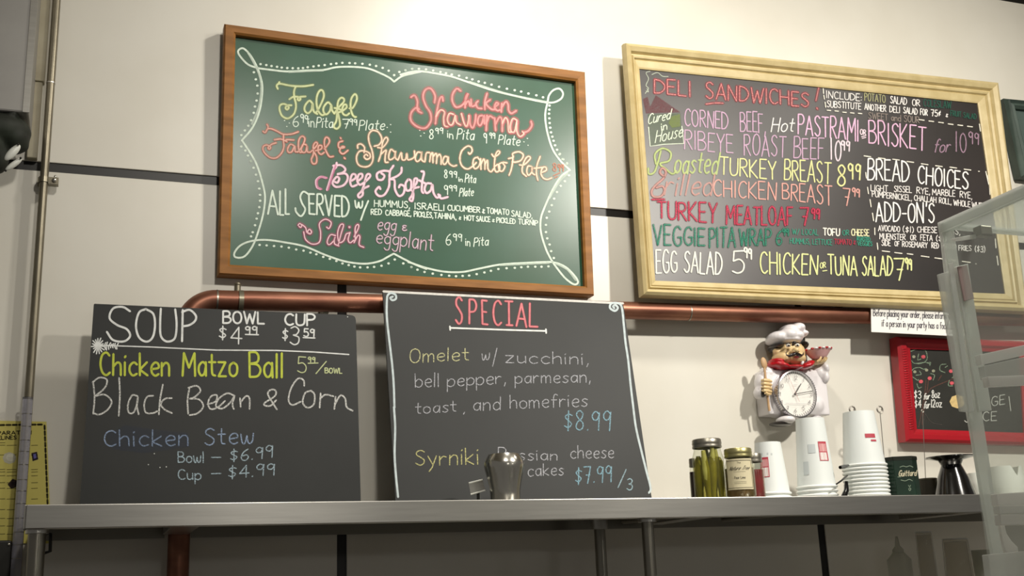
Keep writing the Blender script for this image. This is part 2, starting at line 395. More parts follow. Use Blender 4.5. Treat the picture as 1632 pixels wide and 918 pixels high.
def frame(root, plane, outer, inner, prof, matv, math_, back=.0, name='frame_rail', y_wall=-.002, label=None, ys=True):
    """four mitred rails; prof = (t, h): t 0 outer edge .. 1 inner edge, h height above the plane"""
    O = [plane.hit(*p) for p in outer]; I = [plane.hit(*p) for p in inner]
    res = []
    for i in range(4):
        j = (i+1) % 4; bm = BM(); A = []; Bv = []
        for t, h in prof:
            A.append(bm.verts.new(O[i].lerp(I[i], t)+plane.n*h)); Bv.append(bm.verts.new(O[j].lerp(I[j], t)+plane.n*h))
        n = len(A)
        for k in range(n):
            k2 = (k+1) % n; bm.faces.new([A[k], A[k2], Bv[k2], Bv[k]])
        bm.faces.new(A); bm.faces.new(Bv)
        res.append(obj(name, bm, math_ if i % 2 == 0 else matv, root))
    return res
def slab(bm, plane, corners, h0, h1, over=0):
    P0 = [bm.verts.new(plane.hit(*p)+plane.n*h0) for p in corners]; P1 = [bm.verts.new(plane.hit(*p)+plane.n*h1) for p in corners]
    bm.faces.new(P0); bm.faces.new(P1)
    for i in range(4): bm.faces.new([P0[i], P0[(i+1) % 4], P1[(i+1) % 4], P1[i]])

# ------------------------------------------------------------ room shell
bm = BM(); box(bm, -1.6, 4.2, .004, .06, 0, 3.36); wall = obj('wall_back', bm, M['gap']); wall['kind'] = 'structure'
ZS = at(200, 276).z; sw = .0105; XS = [at(545, 880).x-1.215, at(545, 880).x, at(1312, 870).x, at(1312, 870).x+1.215, 4.2]
XS[0] = XS[1]-(XS[2]-XS[1]); XS[3] = XS[2]+(XS[2]-XS[1])
ZT = at(1600, 1).z
def panel(x0, x1, z0, z1):
    bm = BM(); box(bm, x0, x1, -.0, .0045, z0, z1); o = obj('panel', bm, M['panel'], wall, bevel=.0015)
for a, b in ((-1.6, XS[0]), (XS[0], XS[1]), (XS[1], XS[2]), (XS[2], XS[3]), (XS[3], 4.2)):
    a2 = a+(sw if a > -1.5 else 0); b2 = b-(sw if b < 4.1 else 0)
    panel(a2, b2, 0, ZS-sw)
panel(-1.6, XS[3]-sw+.9, ZS+sw, ZT)
panel(XS[3]+sw+.9, 4.2, ZS+sw, ZT)
bm = BM(); box(bm, -1.6, 4.2, -3.6, .06, 3.36, 3.42); tag(obj('ceiling', bm, M['ceiling']), kind='structure')
bm = BM(); box(bm, -1.6, 4.2, -3.6, .06, -.05, 0); tag(obj('floor', bm, M['floor']), kind='structure')

# ------------------------------------------------------------ steel shelf
SY = -.40
zt0 = at(200, 806, SY).z; zt1 = at(1400, 787, SY).z; SZ = (zt0+zt1)/2
zb = SZ-.040
SXL = at(42, 808, SY).x; SXR = 2.9; SYB = -.078
shelf = empty('steel_shelf', (1.2, -.2, SZ), 'long stainless steel shelf running across below the boards on round posts', 'shelf')
bm = BM()
pxr = at(284.5, 880, -.052).x
for x0_, x1_, yb_ in ((SXL, pxr-.026, -.012), (pxr-.026, pxr+.026, -.080), (pxr+.026, SXR, -.012)): box(bm, x0_, x1_, SY, yb_, SZ-.003, SZ)
obj('shelf_top', bm, M['steel'], shelf, bevel=.001)
bm = BM(); box(bm, SXL, SXR, SY-.003, SY, zb, SZ); box(bm, SXL, SXR, SY, SY+.018, zb, zb+.003); obj('front_lip', bm, M['steel'], shelf, bevel=.002)
bm = BM(); box(bm, SXL-.003, SXL, SY, SYB, zb, SZ); obj('end_lip', bm, M['steel'], shelf, bevel=.001)
bm = BM(); box(bm, SXL, pxr-.026, -.015, -.012, zb, SZ); box(bm, pxr+.026, SXR, -.015, -.012, zb, SZ); obj('rear_lip', bm, M['steeld'], shelf)
for px in (288, 1080, 1500):
    xx = at(px, 838, -.2).x; bm = BM(); box(bm, xx-.025, xx+.025, SY+.02, SYB, zb+.004, SZ-.003); obj('support_channel', bm, M['steel'], shelf, bevel=.001)
LZ = 1.43
def post(px, py, y, r, name='post'):
    p = at(px, py, y); bm = BM(); tube(bm, [(p.x, y, .02), (p.x, y, SZ-.004)], r, 20); return obj(name, bm, M['steeld'], shelf, smooth=True)
post(57, 880, SY+.03, .0145); post(1034, 870, SY+.03, .0125); post(957, 870, -.13, .0125)
p = at(57, 880, -.08); post(66, 905, -.20, .004, 'brace_rod')
for px, py, y in ((57, 880, SY+.03), (1034, 870, SY+.03), (957, 870, -.13)):
    p = at(px, py, y); bm = BM(); tube(bm, [(p.x, y, zb-.006), (p.x, y, SZ-.004)], .019, 20); obj('post_socket', bm, M['steel'], shelf, smooth=True)
for xx0, xx1 in ((1000, 1130), (1160, 1290)):
    a = at(xx0, 840, -.12); b = at(xx1, 825, SY+.03); bm = BM(); tube(bm, [(a.x, -.10, zb+.012), (b.x, SY+.04, zb+.012)], .006, 8); obj('brace_rod', bm, M['steeld'], shelf, smooth=True)
bm = BM(); hk = at(72, 862, -.3); tube(bm, [hk+Vector((.0, 0, .012)), hk+Vector((.008, 0, .012)), hk+Vector((.009, 0, -.018)), hk+Vector((-.004, 0, -.022))], .003, 8); obj('hook', bm, M['plast'], shelf, smooth=True, label='small black hook')
# lower shelf, out of frame: it carries the glassware
low = empty('counter_shelf', (1.2, -.2, LZ), 'lower stainless shelf under the frame edge carrying the upturned glassware', 'shelf')
bm = BM(); box(bm, at(1390, 900, -.2).x, SXR, SY+.06, -.15, LZ-.03, LZ); obj('counter_top', bm, M['steel'], low, bevel=.002)

# ------------------------------------------------------------ copper pipe with elbow
PY = -.052; PR = .0215
cp = empty('copper_pipe', (.25, PY, 2.2), 'thick copper water pipe running along the wall and turning down at its left elbow', 'pipe')
a = at(400, 479, PY); b = at(800, 489, PY); c1 = at(1200, 500.5, PY); d1 = at(1580, 507, PY)
ext = d1+(d1-c1)*2.2
sl = (d1-a); 
el = at(345, 479, PY); v0 = at(284.5, 880, PY); R = el.x-v0.x
bm = BM()
obj_pts = [el, a, b, c1, d1, ext]
tube(bm, obj_pts, PR, 28); obj('pipe_run', bm, M['copper'], cp, smooth=True)
bm = BM(); tube(bm, [Vector((v0.x, PY, el.z-R)), Vector((v0.x, PY, .3))], PR, 28); obj('pipe_riser', bm, M['copper'], cp, smooth=True)
bm = BM(); tube(bm, [Vector((el.x-R*math.sin(t*math.pi/2/12), PY, el.z-R+R*math.cos(t*math.pi/2/12))) for t in range(13)], PR*1.06, 28); obj('elbow', bm, M['copper'], cp, smooth=True)
bm = BM(); tube(bm, [el+Vector((-.001, 0, 0)), el+Vector((.0025, 0, 0))], PR*1.09, 28); obj('solder_and_glint_ring', bm, M['lid'], cp, smooth=True)
s1 = at(378, 480, PY); bm = BM(); tube(bm, [el+Vector((.002, 0, 0)), Vector((s1.x, PY, s1.z))], PR*1.05, 28); obj('coupling', bm, M['copper'], cp, smooth=True)
bm = BM(); tube(bm, [Vector((s1.x+.002, PY, s1.z)), Vector((s1.x+.012, PY, s1.z))], PR*1.12, 28)
tube(bm, [Vector((s1.x, PY, s1.z+PR)), Vector((s1.x, PY, s1.z+PR+.013))], .007, 10)
ell(bm, Vector((s1.x, PY, s1.z+PR+.016)), (.008, .008, .005), 12)
tube(bm, [Vector((s1.x, PY, s1.z+PR+.008)), Vector((s1.x, .0, s1.z+PR+.008))], .004, 8); obj('pipe_clamp', bm, M['conduit'], cp, smooth=True)
for px in (1096, 820):
    q = at(px, 498, PY); bm = BM(); tube(bm, [q-Vector((.001, 0, 0)), q+Vector((.002, 0, 0))], PR*1.02, 28) ; obj('solder_and_glint_ring', bm, M['lid'], cp, smooth=True)  # right-hand bright ring is a modelled highlight streak on the copper
for px in (1340, 520):
    q = at(px, 490, PY); bm = BM(); box(bm, q.x-.006, q.x+.006, PY, -.0, q.z-.012, q.z+.005); obj('wall_bracket', bm, M['conduit'], cp)

# ------------------------------------------------------------ green board
gz0, gz1 = 2.24, 2.84
gp = Plane(gz0, -.026, gz1, -.036)
gq = [(357, 40), (930.5, 116.5), (945, 472), (347, 438.5)]; gi = [(375, 57), (916, 131), (930.5, 457.5), (366, 423)]
g = empty('green_chalkboard', at(640, 455, 0), 'green chalkboard menu in a warm brown wooden frame, topmost board left of centre', 'chalkboard')
frame(g, gp, gq, gi, [(0, -.024), (0, .006), (.12, .010), (.8, .010), (1, .006), (1, -.010)], M['oak'], M['oakh'])
bm = BM(); slab(bm, gp, [(368, 50), (922, 125), (937, 463), (360, 430)], -.018, -.006); obj('board_panel', bm, M['green'], g)
gp2 = Plane(gz0, -.020, gz1, -.030)
B = Board(g, gp2)
WH = 'DDEBDD'
border = tr(340, 30, 3.99, '290 315 220 290 165 230 160 200 190 188 230 225 270 290 300 370 312 450 295 580 250 690 180 775',
  '290 315 370 325 470 335 600 328 700 325 780 308 880 305 980 315 1060 345 1120 375 1150 400', '1150 400 1200 365 1277 345 1330 333')
border += tr(640, 80, 4.17, '-8 163 60 145 120 140 200 150 330 175 450 215 600 265 760 305 970 348 1050 330 1073 290 1050 256 1010 265 980 300 970 348 955 420 960 500 980 590 1010 670 1060 740 1120 798')
border += tr(340, 240, 3.825, '175 -62 235 30 270 100 300 200 315 280 305 380 275 490 240 580 190 645 135 650 130 620 170 575 240 550 330 545 450 562 560 585 680 635 800 675 920 690 1010 675 1060 650 1100 628', '1100 628 1150 655 1224 692 1300 722')
border += tr(640, 240, 3.825, '40 680 60 685 150 715 260 738 370 740 470 720 600 695 750 685 860 680 930 682 1000 710 1060 770 1075 805 1050 815 1000 780 950 720 915 670 880 600 850 500 848 420 870 350 920 240 970 160 1025 118')
B.draw(border, 3.0, WH, .95, name='border_line')
B.draw(tr(340, 30, 3.99, '215 205 255 275 290 350 305 430 290 560 245 670', '480 338 600 332 700 328') + tr(640, 240, 3.825, '940 688 1010 725 1062 790', '900 290 960 190 1010 140', '600 698 900 684') + tr(640, 80, 4.17, '450 210 700 290 965 345'), 3.2, WH, .55, name='border_line')
dots = []
def dd(ox, oy, s, st):
    v = [float(a) for a in st.split()]; dots.extend((ox+v[i]/s, oy+v[i+1]/s) for i in range(0, len(v), 2))
dd(340, 30, 3.99, '300 288 337 294 370 300 405 305 435 310 470 313 505 314 540 315 570 313 600 308 637 303 670 298 708 294 748 288 782 284 820 280 866 281 902 283 948 286 995 292 1035 300 1077 312 1115 330 1150 358 1183 338 1222 327 1265 318')
dd(640, 80, 4.17, '25 133 70 124 115 124 162 128 210 135 258 145 295 153 333 162 382 170 432 184 470 194 512 208 553 217 598 229 648 243 700 256 752 266 795 275 843 288 896 300 940 313 983 368 982 395 980 422 982 453 984 484 988 515 993 546 1002 575 1010 602 1020 632 1033 662 1049 692 1070 724 1097 755')
dd(340, 30, 3.99, '258 340 270 385 280 425 282 475 275 520 265 558 257 598 240 645 222 680 200 710 178 740 178 812 203 838 220 870 238 905')
dd(340, 240, 3.825, '228 65 245 105 260 147 272 187 280 232 285 270 285 306 280 345 272 382 264 415 254 455 240 498 230 523 282 575 325 578 370 582 415 585 460 592 505 603 550 610 592 622 628 632 670 648 710 660 750 673 787 688 825 698 860 707 895 712 940 712 980 709 1025 702 1068 688 1106 664 1158 688 1208 710')
dd(640, 240, 3.825, '60 710 97 726 140 740 190 750 243 758 290 763 332 766 372 764 412 762 458 753 505 743 545 733 590 722 640 717 690 715 730 711 770 708 815 708 853 708 895 706 928 655 912 613 902 573 888 535 880 497 880 453 885 410 900 372 915 333 930 293 947 253 970 215 995 187 1020 152 1008 78 985 53 965 20')
B.dots(dots, 1.9, WH)
fal = tr(430, 120, 7.771, '120 82 108 105', '100 170 85 130 110 105 160 110 230 125 320 135 430 135 540 118',
 '320 140 300 200 305 280 322 350 320 420 290 490 220 535 150 500 120 420 130 370 170 355 210 370 235 400 215 425 195 405 215 375 270 372',
 '240 298 290 268 350 268 380 290 362 312 345 295 365 270 445 262', '530 350 490 315 440 370 430 430 470 470 515 430 530 350 535 410 550 455 590 480',
 '570 465 600 420 665 280 660 200 625 185 590 240 578 330 595 430 640 490 680 485', '760 370 720 335 670 390 665 450 700 485 745 440 760 370 770 430 800 475',
 '800 475 850 400 915 330 915 290 880 280 845 330 835 440 825 560 795 620 800 650 835 660 868 620 860 540 840 460', '800 405 850 415 900 440',
 '850 460 900 440 950 400 945 365 915 370 895 430 910 480 950 495 985 470', '985 410 1030 400 1075 310 1075 255 1050 235 1010 290 1000 390 1020 480 1050 515 1070 515')
B.draw(fal, 5.2, 'A3B071', .40, name='chalk_shading'); B.draw(fal, 2.9, 'D2DAAC', .92, label='pale yellow-green lettering')
sm = text('6', 466.5, 201.5, 476, 202, 18)+text('99', 479, 194, 491, 197, 13)+text('in', 492, 202, 501, 203, 15)+text('Pita', 504, 203, 530, 203.5, 16, slant=.1)
sm += text('7', 546, 205, 556, 205, 15)+text('99', 557, 199, 569, 200, 10)+text('Plate', 572, 208, 612, 207, 16, slant=.15)
for q in ((453.5, 192), (461, 196), (457, 201.5), (617, 203), (622.5, 198.5), (622.5, 210.5), (669, 207.5), (676, 212), (670.5, 216.5), (835, 226), (840.5, 220.5), (841.5, 231.5)): sm.append([(q[0]-.5, q[1]), (q[0]+.6, q[1]+.2)])
sm += text('8', 684, 221, 691, 221, 15)+text('99', 694, 213, 706, 213, 9)+text('in', 713, 219, 722, 222, 12)+text('Pita', 728, 222, 755, 223, 16, slant=.15)
sm += text('9', 771, 226, 776, 228, 15)+text('99', 780, 220, 789, 221, 9)+text('Plate', 794, 230, 828, 232, 15, slant=.15)
sm += text('8', 708, 283, 713, 284, 13)+text('99', 716, 282, 728, 283.5, 10)+text('in', 731, 289, 737, 290, 7)+text('Pita', 741, 291, 758, 291.5, 13, slant=.1)
sm += text('9', 708, 309, 714, 310, 15)+text('99', 716, 304, 728, 305, 9)+text('Plate', 732, 313, 754, 312, 13, slant=.15)
sm += text('6', 710.5, 391, 719, 391, 18)+text('99', 722, 383, 736, 385, 11)+text('in', 742, 391, 749, 393, 12)+text('Pita', 755, 393, 778, 391, 14, slant=.1)
B.draw(sm, 1.6, WH, .95, label='white lettering')
shaw = tr(640, 130, 7.418, '240 372 195 345 185 300 187 230 155 165 110 185', '390 250 395 160 340 82 275 105 255 190 290 290 340 370 345 470 280 550 180 530 110 460 115 370 170 310 210 330',
 '490 230 480 180 450 210 420 340 400 500', '410 420 460 340 510 360 500 440 510 520 550 535', '620 390 570 380 545 450 570 510 610 500 640 400 650 480 700 515',
 '710 380 745 500 775 530 798 450 800 400', '800 400 812 510 845 545 872 460 878 390', '955 400 915 415 900 480 925 520 955 480 975 400 980 500', '1010 400 1000 580', '1005 480 1040 410 1085 430', '1100 430 1112 580', '1112 500 1160 420 1190 470 1190 590', '1195 500 1230 430 1260 470 1270 590 1300 600',
 '1370 460 1320 440 1290 520 1300 590 1340 590 1370 460 1365 580 1400 650 1450 620 1430 590', '1440 605 1500 580 1540 520 1530 470',
 '700 110 650 85 605 150 600 230 640 300 700 290 745 250', '745 250 785 140 758 200 750 310', '755 270 790 230 810 290', '820 210 830 290 870 280', '905 230 880 260 900 310 950 320', '1010 140 985 240 985 330', '1050 215 1000 260 1060 325 1110 330', '1105 300 1145 265 1120 250 1100 300 1130 342 1165 335', '1185 260 1178 360', '1180 310 1230 240 1260 270 1265 340 1300 375 1355 345')
B.draw(shaw, 7.5, 'D4767A', .42, name='chalk_shading'); B.draw(shaw, 3.0, 'E2A4A2', .8, label='pink-red lettering'); B.draw(shaw[12:14]+shaw[3:6], 1.1, 'F0E2C8', .9, dx=-1, dy=-.5, label='cream highlight line')
fal2 = tr(410, 190, 7.771, '118 62 132 85 132 115', '70 150 100 165 130 120 180 120 250 150 320 185 420 185 510 155', '325 190 325 270 330 340 300 420 230 480 150 470 80 400 75 340 120 320 165 345 150 372 135 350 180 310 235 292',
 '210 255 290 245 350 270 375 285 355 255 455 258', '460 330 410 310 375 370 390 410 430 400 465 330 470 400 510 400', '500 410 560 330 590 240 550 212 515 260 510 350 530 410 560 400',
 '610 320 570 310 545 370 560 410 600 400 615 330 620 400 660 410', '665 400 700 370 745 310 725 285 695 330 695 430 670 500 690 550 730 540 735 470 700 400', '720 390 790 370 800 330 760 330 755 400 790 435 830 410',
 '830 370 890 290 885 240 850 225 830 280 840 360 870 430 900 465 945 460', '1060 270 1010 290 1010 350 1060 355 1080 345 1050 340 1020 390 1060 430 1125 385', '1028 228 1038 242', '1075 475 1090 490')
shw2 = tr(560, 200, 7.418, '270 245 330 225 360 160 320 80 250 60 205 110 210 200 245 300 255 400 220 470 150 490 80 460 60 380 90 310 150 300 215 330 220 380 180 400 150 370 175 340 195 360', '75 270 75 230 115 220 155 260 150 320',
 '310 260 370 260 430 180 410 140 370 200 350 330 320 425', '350 340 410 290 400 360 400 430 435 435', '510 310 465 285 440 370 460 405 510 370 520 300 520 380 550 410', '550 410 590 320 600 400 640 400 655 330 665 400 700 400 745 370 745 300',
 '825 320 780 320 755 390 780 425 820 390 830 310 830 400 860 430', '870 430 885 330 925 320', '925 430 940 330', '930 370 960 320 965 440', '965 370 1000 330 1010 370 1005 450', '1010 380 1040 340 1060 380 1060 460', '1135 370 1100 370 1080 430 1100 460 1130 430 1145 370 1150 440 1200 480 1245 470')
combo = tr(720, 210, 8.16, '215 270 235 290 265 250 250 200 200 190 130 250 105 350 130 440 200 485 270 450 320 400', '340 330 290 350 275 420 300 480 350 450 370 380 340 340', '375 350 380 490', '380 420 415 355 430 400 430 490', '435 420 465 370 470 480 510 520 545 480',
 '520 290 550 325 600 300 625 265 600 250 570 300 555 400 558 490 585 522 618 500 622 450 598 425 562 450', '650 400 610 430 620 500 660 510 690 450 660 400 720 405', '795 320 790 400 770 500 745 565', '735 350 800 330 790 285 870 260 930 300 900 370 830 395 785 390',
 '880 430 940 430 1020 350 1000 320 960 350 920 450 920 530 970 580', '1035 450 990 450 975 520 1000 565 1040 520 1045 450 1045 530 1080 560', '1150 320 1110 430 1100 540 1120 630', '1070 475 1140 468 1200 460', '1170 530 1230 500 1220 460 1180 470 1160 540 1190 600 1240 620 1300 600')
B.draw(fal2, 4.6, 'BF7468', .65, name='chalk_shading'); B.draw(fal2, 2.0, 'E9BCAE', .9, label='salmon lettering')
B.draw(shw2+combo, 5.0, 'C09A86', .5, name='chalk_shading'); B.draw(shw2+combo, 2.2, 'F3DDC4', .93, label='cream lettering with salmon shading')
B.draw(text('8', 881, 272, 887, 273, 13)+text('99', 889, 272, 898, 273, 10)+[[(882, 280), (893, 275)], [(884, 283.5), (889, 281)]], 1.8, 'C98A74', .85, label='salmon lettering')
beef = tr(490, 250, 5.628, '262 52 258 90 240 110', '245 78 215 170 175 298', '230 80 300 75 340 110 320 140 270 155', '270 155 340 150 362 190 330 250 260 270 225 235 260 180 285 195 270 230 245 225', '170 190 120 180 80 210 85 270 120 290',
 '395 215 430 190 430 160 400 160 383 220 400 265 445 250', '455 215 490 185 490 155 460 160 447 215 470 250 510 230', '505 235 560 180 555 155 530 165 510 240 490 300 455 340 465 365 495 340 500 290 550 262',
 '772 78 760 95', '765 90 740 130 735 200 730 270 690 340 640 350 610 310 640 270 655 290', '740 130 680 125 625 150 630 200 670 205 690 170 660 145', '845 95 840 140 800 175 740 200', '740 200 780 210 785 290 820 350 860 330 870 270 835 250 820 275',
 '905 200 880 240 890 300 925 290 930 220 905 200', '930 300 975 240 985 200 960 200 950 280 940 340 915 380 940 395 950 340 945 290 1000 270', '1020 130 1045 140 1030 220 1025 300 1040 325', '1000 210 1060 240',
 '1110 240 1070 240 1050 290 1070 325 1105 300 1120 250 1130 320 1160 365 1190 350 1172 336', '1172 338 1200 372 1260 360')
B.draw(beef, 4.6, 'C48CA6', .5, name='chalk_shading'); B.draw(beef, 3.2, 'F0D3DE', .95, label='pale pink lettering')
B.draw(beef[1:2]+beef[4:5], 3.4, 'D77FA6', .5, name='chalk_shading', dx=1.5)
serv = text('A', 427, 341, 443, 342, 39)+text('LL', 446, 342, 461, 342, 39, gap=2.5)+tr(340, 240, 3.825, '585 270 550 250 530 280 540 320 560 360 535 400 505 375 500 350')+text('ERVED', 493, 341, 556, 347, 31, 34)
B.draw(serv, 3.0, WH, .95, label='bold white lettering')
serv = text('w', 566, 331, 578, 332, 18)+[[(587, 320), (581, 334), (575, 351)]]
B.draw(serv, 2.8, WH, .95)
small = text('HUMMUS,', 596.5, 329, 653, 332, 10.5)+text('ISRAELI', 661, 333, 708, 336, 10)+text('CUCUMBER', 713.5, 335, 765, 339, 8.5)+text('+', 768, 340, 773, 341, 9)+text('TOMATO', 776, 340, 811, 342.5, 8.5)+text('SALAD,', 815, 344.5, 848, 348, 9)
small += text('RED', 591.5, 342, 608, 342.5, 9)+text('CABBAGE,', 614.5, 343, 655, 344.5, 8.5)+text('PICKLES,', 660, 345, 690, 347, 8.5)+text('TAHINA,', 692, 347.5, 727, 350, 8.5)+text('+', 731, 350, 735, 350, 6)+text('HOT', 740, 351, 756, 352, 8)+text('SAUCE', 759, 352.5, 781, 353.5, 8)+text('+', 784, 354, 788.5, 354, 6)+text('PICKLED', 791.5, 354.5, 821, 357, 8)+text('TURNIP', 826, 357, 857, 359.5, 8)
B.draw(small, 1.7, WH, .95, label='small white lettering')
sab = tr(460, 340, 4.8, '78 98 92 108 100 92 85 78 72 92', '100 84 130 110 140 145 165 158 175 140 158 122 145 145 165 155', '115 140 130 200 180 235 235 220 245 150 235 80 280 45 325 70 310 115 290 105', '360 170 320 165 295 215 310 240 345 210 355 180 350 230 385 250',
 '380 240 400 160 420 90 395 90 375 150 385 220 420 210 440 160 465 150', '470 145 455 200 470 225 500 205', '465 100 470 106 464 110 461 104 465 100', '500 180 535 110 530 85 510 110 510 200', '500 225 530 170 545 180 540 240 575 260')
B.draw(sab, 6.0, 'A9607C', .5, name='chalk_shading'); B.draw(sab, 1.9, 'F0CBD2', .92, label='pink lettering')
eg = text('egg', 601, 366, 630, 368, 20, slant=.15)+text('ε', 641, 368, 648, 368, 10)+text('eggplant', 599, 387, 690, 400, 21, 27, slant=.1)
B.draw(eg, 3.5, '9A6C80', .35, name='chalk_shading'); B.draw(eg, 1.5, 'DCC9D4', .88, label='lilac lettering')

# ------------------------------------------------------------ deli board in cream frame
dp = Plane(2.25, -.086, 2.95, -.062)
dq = [(993, 70), (1588, 133), (1634, 500), (1021, 473)]
di = [(1019.5, 109), (1559, 164), (1603, 468), (1045, 447)]
d = empty('menu_board', at(1300, 480, 0), 'black sandwich menu board in a wide cream moulded frame, upper right', 'chalkboard')
frame(d, dp, dq, di, [(0, -.010), (0, .0), (.06, .012), (.2, .018), (.36, .012), (.42, .003), (.47, .003), (.52, .009), (.60, .007), (.64, .001), (.70, .004), (.94, .0), (1, -.002), (1, -.01)], M['cream'], M['cream'])
bm = BM(); slab(bm, dp, [(1012, 100), (1568, 155), (1612, 478), (1038, 455)], -.0095, -.0052); obj('board_panel', bm, M['black2'], d)
dp2 = Plane(2.25, -.081, 2.95, -.057)
B = Board(d, dp2)
def both(st, w1, c1, k1, w2, c2, k2=.9, label=None, dusty=True):
    B.draw(st, w1, c1, k1, True, name='chalk_shading'); B.draw(st, w2, c2, k2, dusty, label=label)
st = text('DELI', 1043, 147.5, 1101, 154, 22, 24)+text('SANDWICHES', 1125, 157, 1289, 170, 25, 22)+tr(980, 60, 3.824, '1243 300 1225 385', '1230 428 1236 436', '555 405 610 398 660 400')
both(st, 4.8, '96404A', .65, 1.5, 'DA9490', .9, 'red lettering')
B.draw(tr(980, 60, 3.824, '215 205 190 215 205 250 190 290 205 310 185 340', '225 225 260 213 290 235 325 237', '190 325 205 330 195 310'), 1.1, 'B9C2B0', .8, name='squiggle')
B.fill([(980+x/3.824, 60+y/3.824) for x, y in ((170, 375), (200, 360), (215, 420), (250, 350), (400, 455), (190, 462))], '6E2430', .5, label='dark red chalk roof')
B.fill([(980+x/3.824, 60+y/3.824) for x, y in ((200, 465), (400, 460), (415, 645), (215, 660))], '55704A', .4, label='greenish chalk house wall')
B.fill([(980+x/3.824, 60+y/3.824) for x, y in ((345, 480), (395, 465), (400, 540), (350, 550), (325, 520))], '8A9A50', .5)
B.draw(tr(980, 60, 3.824, '205 545 215 662 300 650 420 645 408 540', smooth=False)+text('Cured', 1032, 198, 1067, 190, 16, slant=.25)+text('in', 1054, 208, 1063, 206, 12)+text('House', 1044, 228, 1087, 218, 20, slant=.2), 1.5, 'D6E0CC', .9, label='white script lettering')
LIL = 'C0A0B8'; LIL2 = 'D9A9C8'
B.draw(text('CORNED', 1091, 200.5, 1160, 206, 27)+text('BEEF,', 1180, 209, 1220, 212, 31)+text('RIBEYE', 1091, 237, 1168, 244, 30, 29)+text('ROAST', 1186, 247, 1252, 250, 33)+text('BEEF', 1265, 252, 1313, 254, 33), 1.9, LIL, .95, label='lilac lettering')
B.draw(text('Hot', 1229, 210, 1264, 210, 22, slant=.2), 1.8, 'E6E2DE', .95)
B.draw(text('PASTRAMI', 1272, 213, 1368, 225, 31, 35)+text('BRISKET', 1385, 228, 1475, 240, 36, 38), 2.1, 'E2B6D2', .95, label='pink lettering')
B.draw(text('OR', 1371, 214, 1380, 215, 8)+[[(1373, 218), (1380, 216)], [(1374, 220.5), (1380, 219)]], 1.5, 'E6D2DC', .9)
B.draw(text('10', 1324, 254, 1340, 257, 33, gap=3)+text('99', 1341, 238, 1354, 241, 15), 2.2, 'E6D6DE', .9)
B.draw(text('for', 1488, 243, 1513, 242, 20, slant=.2)+text('10', 1523, 241, 1540, 243, 32, gap=3)+text('99', 1544, 228, 1560, 231, 18), 1.9, '9A7F90', .9, label='dull lilac lettering')
ro = tr(980, 60, 3.824, '280 690 262 760 240 820 208 830 203 795', '250 770 245 710 290 675 340 700 330 750 275 768 310 800 350 830 375 812')
B.draw(ro, 4.5, '6F7E48', .5, True, name='chalk_shading'); B.draw(ro+text('oasted', 1074, 276, 1142, 277, 33, 36, slant=.15), 2.7, 'AEBB80', .92, label='olive green script lettering')
B.draw(text('TURKEY', 1147, 277, 1237, 287, 27, 30)+text('BREAST', 1250, 286, 1324, 293, 31, 34), 2.2, 'D6D69A', .95, label='pale yellow lettering')
B.draw(text('8', 1334, 295, 1348, 296, 34)+text('99', 1352, 284, 1371, 287, 25), 2.5, 'DEDC9C', .95, label='pale yellow lettering')
gr = tr(1010, 280, 4.172, '205 8 175 -20 190 -50 215 -25 195 20 150 60 120 100 130 138 180 138 205 100 190 70 150 80')
B.draw(gr, 4.5, '9A5650', .6, True, name='chalk_shading'); B.draw(gr+text('rilled', 1059, 311, 1133, 311, 33, slant=.2), 2.6, 'B8908A', .92, label='dusty pink script lettering')
B.draw(text('CHICKEN', 1137, 312, 1237, 319, 26, 27)+text('BREAST', 1247, 317, 1326, 328, 25, 31)+text('7', 1344, 327, 1355, 328, 28)+text('99', 1358, 312, 1370, 314, 13), 2.1, 'D39E94', .95, label='salmon lettering')
st = text('TURKEY', 1048, 347, 1142, 355, 26, 32)+text('MEATLOAF', 1158, 357, 1263, 359, 29)+text('7', 1276, 359, 1289, 359, 28)+text('99', 1293, 348, 1306, 349, 16)+[[(1039, 318), (1059, 317.5)]]
both(st, 4.4, '7A2436', .6, 2.2, 'C8465E', .95, 'crimson lettering')
st = text('VEGGIE', 1042, 391, 1123, 391, 33, 26)+text('PITA', 1131, 394, 1172, 393, 31)+text('WRAP', 1179, 391, 1229, 391, 26)+text('6', 1237, 390, 1246, 390, 24)+text('99', 1247, 375, 1257, 376, 11)
both(st, 4.2, '1B5A46', .5, 1.9, '3E8C74', .92, 'teal green lettering')
B.draw(text('W/ LOCAL', 1263, 373, 1304, 375, 9)+text('HUMMUS, LETTUCE', 1259, 388, 1326, 390.5, 8.5)+text('OR', 1343, 375, 1353, 375, 8)+text('ROASTED', 1366, 383, 1387, 385, 6.5)+text('VEGGIES', 1367, 391, 1390, 392, 6.5), 1.2, '3F8C76', .95, label='small teal lettering')
B.draw(text('TOMATO', 1330, 388.5, 1357, 390, 8)+text('+', 1360, 390, 1364, 390, 8), 1.3, 'A03848', .95, label='small red lettering')
B.draw(text('TOFU', 1312, 374.5, 1338, 376, 11), 1.9, 'ECE8DC', .95); B.draw(text('CHEESE', 1357, 375, 1385, 376, 10), 1.6, 'DEDAB0', .95)
B.draw(text('EGG', 1046, 436, 1079, 434, 37, 34)+text('SALAD', 1090, 433, 1150, 439, 32, 36)+text('5', 1167, 436, 1186, 435, 34)+text('99', 1186, 410, 1198, 413, 16), 2.5, 'E6E6DC', .95, label='white lettering')
B.draw(text('CHICKEN', 1212, 436, 1303, 438, 35, 31)+text('TUNA', 1320, 437, 1366, 440, 30)+text('SALAD', 1374, 438, 1422, 440, 31)+text('7', 1425, 447, 1441, 447, 36)+text('99', 1443, 428, 1453, 431, 17), 2.4, 'DCE0A0', .95, label='pale yellow lettering')
B.draw(text('OR', 1307, 428, 1316, 426, 9)+[[(1311, 432), (1318, 431)]], 1.5, 'DCE0A0', .95)
